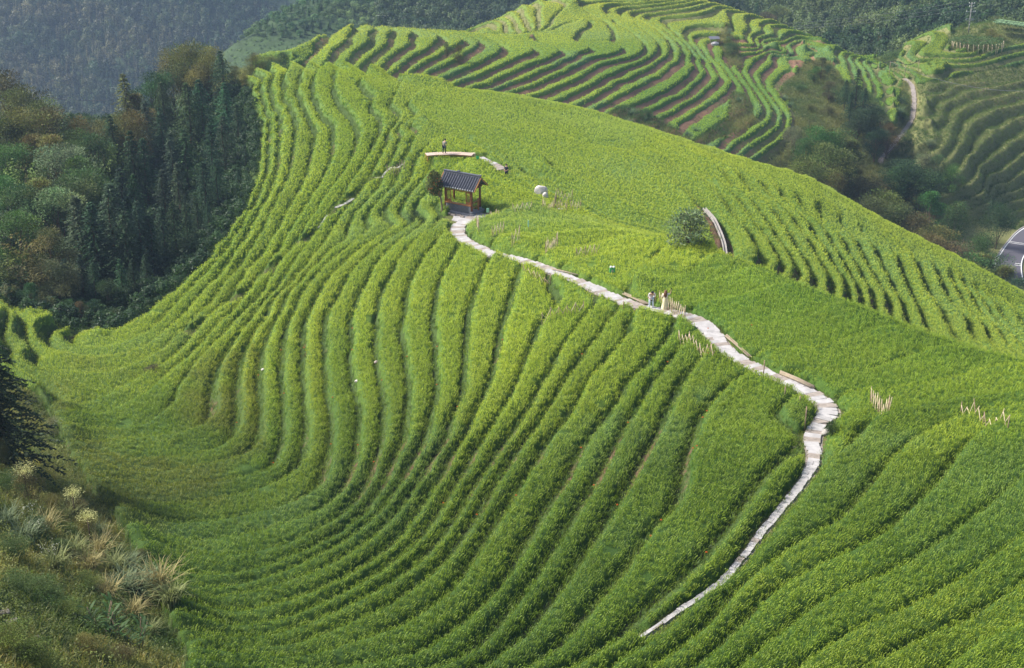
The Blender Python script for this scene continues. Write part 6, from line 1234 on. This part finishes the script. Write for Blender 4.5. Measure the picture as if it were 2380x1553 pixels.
# orange flowers standing in the furrows
bm = bmesh.new()
for k in range(5): tube(bm, [np.array((0, 0, .55)), np.array((.07 * math.cos(k * 1.257), .07 * math.sin(k * 1.257), .60)), np.array((.14 * math.cos(k * 1.257), .14 * math.sin(k * 1.257), .55))], [.02, .035, .008], 4)
fl_me = bm_mesh(bm, 'petals', M_FRUIT); st_me = tubem('stem', [(0, 0, -.1), (0, 0, .56)], .012, M_LEAFS, 4); q = random.Random(12); nf = 0
for tries in range(900):
    px = q.uniform(520, 1760); py = q.uniform(770, 1440); p = np.array(ground_ray(px, py, surfA, 62, 130, 120)[:3]); T_ = float(fTA(p[0], p[1])); f_ = T_ - math.floor(T_)
    if f_ > .22 or f_ < .06 or nf >= 40 or T_ > 19.5: continue
    e = empty('orange_flower', tuple(p), 'tiny orange flower in a furrow between the rice rows', 'flower', 'orange flowers in the furrows of the bowl', q.uniform(0, 6)); e.scale = (.6, .6, .8); child('petals', fl_me, e); child('stem', st_me, e); nf += 1
# ------------------------------------------------------------------ far things
def P3(px, py, z): return at_z(px, py, z)
# road
OUT = [at_z(*q, ROADZ) for q in [(2296,650),(2306,620),(2320,592),(2334,572),(2347,556),(2362,540),(2385,526),(2440,508),(2520,490)]]; INN = [at_z(*q, ROADZ) for q in [(2400,690),(2386,665),(2378,640),(2376,618),(2380,600),(2392,585),(2412,572),(2460,556),(2530,540)]]
OUT = smooth_poly(OUT, 6); INN = smooth_poly(INN, 6); bm = bmesh.new(); a = [bm.verts.new(tuple(p)) for p in OUT]; b = [bm.verts.new(tuple(p)) for p in INN]
for i in range(len(a) - 1): bm.faces.new((a[i], a[i+1], b[i+1], b[i]))
road = top('road', bm_mesh(bm, 'road', M_ASPH), kind='structure')
def mark(P, Q_, t0, t1, lift=.012):
    bm = bmesh.new(); u = [bm.verts.new(tuple(p + (q_ - p) * t0 + [0, 0, lift])) for p, q_ in zip(P, Q_)]; v = [bm.verts.new(tuple(p + (q_ - p) * t1 + [0, 0, lift])) for p, q_ in zip(P, Q_)]
    for i in range(len(u) - 1): bm.faces.new((u[i], u[i+1], v[i+1], v[i]))
    child('edge_line', bm_mesh(bm, 'edge_line', M_WHITE), road)
mark(OUT, INN, .03, .07); mark(OUT, INN, .93, .97)
for k, (p_, q_) in enumerate([((2346,561),(2384,567)),((2345,564),(2384,570)),((2359,612),(2373,614)),((2358,616),(2373,618))]):
    A = at_z(*p_, ROADZ); B = at_z(*q_, ROADZ); c = (A + B) / 2; child('cross_line', boxm('cross_line', (0, 0, 0), (np.linalg.norm(B - A), .16, .02), M_WHITE), road, loc=(c[0], c[1], ROADZ + .012), rot=(0, 0, math.atan2(B[1] - A[1], B[0] - A[0])))
ribbon('road_kerb', np.array(OUT) + [0, 0, .0], .12, M_CONC, .16, .3)
# vine arbour on posts
ac = at_d(2272, 92, 364); az_ = groundB(ac[0], ac[1] - 4) + .1; ar = empty('vine_arbour', (ac[0], ac[1], az_), 'round vine-covered arbour on leaning posts on the hilltop at the right', 'arbour')
q = random.Random(5); L = Leaves()
for i in range(5200):
    a = q.uniform(0, 2 * PI); r_ = q.random() ** .5; x_ = math.cos(a) * r_ * 7.0 * (1 + .06 * math.sin(3 * a)); y_ = math.sin(a) * r_ * 5.6; z_ = 2.15 + .25 * math.sin(x_ * 1.3) * math.sin(y_ * 1.1) + q.uniform(-.12, .2) - (.5 * q.random() if r_ > .95 else 0); k = q.uniform(.65, 1.4); spray(L, q, np.array([x_, y_, z_]), np.array([q.gauss(0, 1), q.gauss(0, 1), .3]), .15, (k, k, k), 1)
o = child('vine_roof', leaves_me(L, 'vine_roof'), ar); o.color = (.07, .13, .035, 1)
for i in range(17):
    a = PI + PI * (i + .5) / 17; x_ = math.cos(a) * 6.6; y_ = math.sin(a) * 5.2; tp = q.uniform(-.35, .35); gz_ = groundB(ac[0] + x_, ac[1] + y_) - az_; child('post', tubem('post', [(x_ + tp, y_, gz_ - .2), (x_, y_, 2.2)], .075, M_BAM, 6), ar)
for i in range(14):
    x_ = q.uniform(-5.5, 5.5); y_ = q.uniform(-3.5, 3.5); gz_ = groundB(ac[0] + x_, ac[1] + y_) - az_; child('post', tubem('post', [(x_, y_, gz_ - .2), (x_, y_, 2.2)], .075, M_BAMG, 6), ar)
for i, (px, py, d, w_, h_, c, lb) in enumerate([(2305,62,372,4.2,1.6,'gold','yellow-green hedge bush behind the arbour, left part'),(2325,68,370,4.0,1.5,'gold','yellow-green hedge bush behind the arbour, right part'),(2290,56,376,3.6,1.4,'fresh','green bush behind the yellow hedge'),(2240,60,380,2.6,1.8,'fresh','small bush at the foot of the utility pole')]):
    r_ = at_d(px, py, d); z_ = groundB(r_[0], r_[1]); e = tree('bush', i % 2, r_[0], r_[1], z_ - .3, h_ + .8, w_ / (h_ + .8), GRN[c], 'bush', lb, 'bushes round the arbour', 'bush')
L = Leaves(); q = random.Random(6)
for i in range(16):
    a = q.uniform(0, 2 * PI); d = np.array([math.cos(a), math.sin(a), .9]); sd = unit([-d[1], d[0], 0]); o0 = np.array([0, 0, .2]); k = q.uniform(.8, 1.3); L.strip([o0, o0 + unit(d) * .7, o0 + unit(d) * 1.0, o0 + unit(d) * 1.35 + [0, 0, -.35]], [.01, .06, .28, 0], sd, (k, k, k))
taro = leaves_me(L, 'leaves')
for i in range(16):
    px = 2318 + (i % 8) * 9 + 4 * (i // 8); py = 52 - 4 * (i // 8) + (i % 8) * 1.2; r_ = at_d(px, py, 374 + 3 * (i // 8)); z_ = max(groundB(r_[0], r_[1]), r_[2] - .9); e = empty('taro_plant', (r_[0], r_[1], z_), f'big-leaved pale taro plant, {ORD[i % 8]} from the left in the {["front", "rear"][i // 8]} row behind the arbour', 'plant', 'taro plants behind the arbour', q.uniform(0, 6)); o = child('leaves', taro, e, scale=(1.3, 1.3, 1.3)); o.color = (.16, .26, .13, 1)
# utility pole with wires
pd = 376.; pb_ = at_d(2251.5, 68, pd); pt_ = at_d(2251.5, 2, pd); zb = groundB(pb_[0], pb_[1]); H_ = pt_[2] - zb; up_ = empty('utility_pole', (pb_[0], pb_[1], zb), 'concrete utility pole with crossarms beside the vine arbour', 'utility pole')
child('pole', tubem('pole', [(0, 0, -.5), (0, 0, H_)], [.17, .11], M_CONC, 8), up_)
for z_, w_ in ((H_ - .15, 1.6), (H_ - .95, 1.3), (H_ - 2.3, 2.4)):
    a_ = child('crossarm', boxm('crossarm', (0, 0, z_), (w_, .1, .1), M_MET), up_)
    for x_ in (-w_ / 2 + .1, 0 if z_ > H_ - 1 else w_ / 4, w_ / 2 - .1): child('insulator', tubem('insulator', [(x_, 0, z_ + .05), (x_, 0, z_ + .15), (x_, 0, z_ + .3)], [.07, .09, .05], M_WHITE, 8), a_)
bm = bmesh.new(); zz_ = H_ - 4.3
for h_ in (-.22, .22): box_bm(bm, (0, 0, zz_ + h_), (2.2, .08, .06))
for x_ in (-1.08, -.5, .5, 1.08): box_bm(bm, (x_, 0, zz_), (.07, .08, .5))
box_bm(bm, (.6, 0, zz_), (.35, .3, .4)); box_bm(bm, (-1.0, 0, zz_), (.18, .25, .4)); child('equipment_frame', bm_mesh(bm, 'equipment_frame', M_MET), up_)
def wire(A, B, sag, label, r=.022, grp='overhead wires at the upper right'):
    P = [A + (B - A) * t + np.array([0, 0, -sag * 4 * t * (1 - t)]) for t in np.linspace(0, 1, 14)]; top('overhead_wire', tubem('overhead_wire', P, r, M_WIRE, 5), label, 'wire', grp)
tp_ = pt_
for k, (w0, (lx, ly), (rx, ry), nm) in enumerate([((-.7, 0, -.05), (1770,58), (2420,26), 'top'), ((.3, 0, -.85), (1790,64), (2420,36), 'middle'), ((-.3, 0, -2.1), (1800,68), (2420,47), 'lowest')]):
    wire(tp_ + np.array(w0), at_d(lx, ly, 420), 1.0, f'{nm} wire running left from the utility pole'); wire(tp_ + np.array(w0), at_d(rx, ry, 400), .3, f'{nm} wire running right from the utility pole')
wire(at_d(-40,147,320), at_d(360,164,330), .8, 'uppermost thin wire across the hazy mountain', .02, 'wires across the mountain'); wire(at_d(-40,158,320), at_d(330,178,330), .8, 'second thin wire across the hazy mountain', .02, 'wires across the mountain'); wire(at_d(70,219,250), at_d(262,232,255), .5, 'dark cable between the left skyline trees', .05, 'wires across the mountain')
# pipe on posts across the saddle
pp_ = [at_d(2026,147,352), at_d(2042,149,350), at_d(2070,143,347), at_d(2088,144,347), at_d(2105,150,347), at_d(2120,149,347), at_d(2137,139,348)]; e = empty('water_pipe', (0, 0, 0), 'black water pipe carried on thin posts over the saddle field', 'pipe'); child('pipe', tubem('pipe', smooth_poly(pp_, 4), .07, M_BLK, 6), e)
for i in (1, 2, 4, 6):
    p = pp_[i]; child('post', tubem('post', [(p[0], p[1], groundB(p[0], p[1]) - .2), tuple(p)], .06, M_BAMG, 6), e)
wire(at_d(2070,144,347), at_d(2400,212,330), 2.0, 'black cable sloping down over the right-hand fields', .04)
# hut on the far hill
hx = G(1660, 107, 250, 420, surfB); e = empty('field_hut', tuple(hx), 'little dark-roofed shelter with a crumpled white tarp on the terraced hill', 'hut')
child('roof', boxm('roof', (0, .6, 1.7), (2.6, 2.0, .12), M_TILE, 0, .1, .15), e)
for x_, y_ in ((-1.1, -.2), (1.1, -.2), (-1.1, 1.3), (1.1, 1.3)): child('post', tubem('post', [(x_, y_, -.3), (x_, y_, 1.7)], .07, M_BAMG, 6), e)
bm = bmesh.new(); bmesh.ops.create_icosphere(bm, subdivisions=3, radius=1)
for v in bm.verts: v.co = Vector((v.co.x * 1.0, v.co.y * .6, v.co.z * .55)) * (1 + .18 * math.sin(v.co.x * 5 + v.co.z * 7) * math.cos(v.co.y * 6)) + Vector((0, -.9, .45))
child('tarp', bm_mesh(bm, 'tarp', M_TARP), e)
for px, py, lb in [(1415,34,'heap of dark weeds on top of the yellow knoll'),(1130,85,'brown bush at the foot of the knoll terraces')]: near_bush(px, py, 3.0, 1.0, GRN['brown'], lb, g=surfB, lo=260, hi=430)
near_bush(1695, 95, 3.6, 3.6, GRN['pale'], 'feathery pale-leaved tree right of the hut', 'broad', 4, g=surfB, lo=260, hi=430, name='broadleaf_tree', cat='tree'); near_bush(1702, 132, 5.2, 4.0, GRN['mid'], 'dense green bush below the hut on the terraced hill', g=surfB, lo=260, hi=430, v=1); near_bush(1690, 108, 3.0, 2.2, GRN['fresh'], 'small green bush between the hut and the dense bush', g=surfB, lo=260, hi=430)
near_bush(1503, 285, 3.0, 3.2, GRN['mid'], 'leafy dark bush in the scrubby hollow of the far hill', g=surfB, lo=240, hi=400, v=1)
for px, py, w_, h_, c, lb in [(1925,180,3.5,3.5,'dark','dark leafy bush at the head of the weedy gully'),(1860,215,3.5,2.0,'mid','fern thicket right of the lit rice band'),(1880,260,3.5,2.2,'olive','olive thicket in the weedy gully'),(1925,270,4,2.6,'brown','brown leafless thicket above the gully clump'),(2095,245,3,2.2,'dark','dark bush against the left edge of the far path'),(2098,285,3,2.4,'mid','green bush left of the lower far path'),(2160,345,3,2,'pale','pale weeds right of the far path foot')]: near_bush(px, py, w_, h_, GRN[c], lb, g=surfB, lo=250, hi=400, v=1)
# ------------------------------------------------------------------ air
hz = bpy.data.meshes.new('haze'); bm = bmesh.new(); box_bm(bm, (0, 545, -152), (1500, 1300, 310)); bm.to_mesh(hz); bm.free()
ho = bpy.data.objects.new('haze', hz); COL.objects.link(ho); ho['kind'] = 'stuff'; ho.display_type = 'WIRE'
m = bpy.data.materials.new('air'); m.use_nodes = True; n = m.node_tree; n.nodes.clear(); o = n.nodes.new('ShaderNodeOutputMaterial'); v = n.nodes.new('ShaderNodeVolumePrincipled')
v.inputs['Color'].default_value = (.50, .70, 1.0, 1); v.inputs['Density'].default_value = HAZE; v.inputs['Anisotropy'].default_value = .2; n.links.new(v.outputs[0], o.inputs['Volume']); hz.materials.append(m)
print('done', len(bpy.data.objects), round(time.time() - T0, 1))
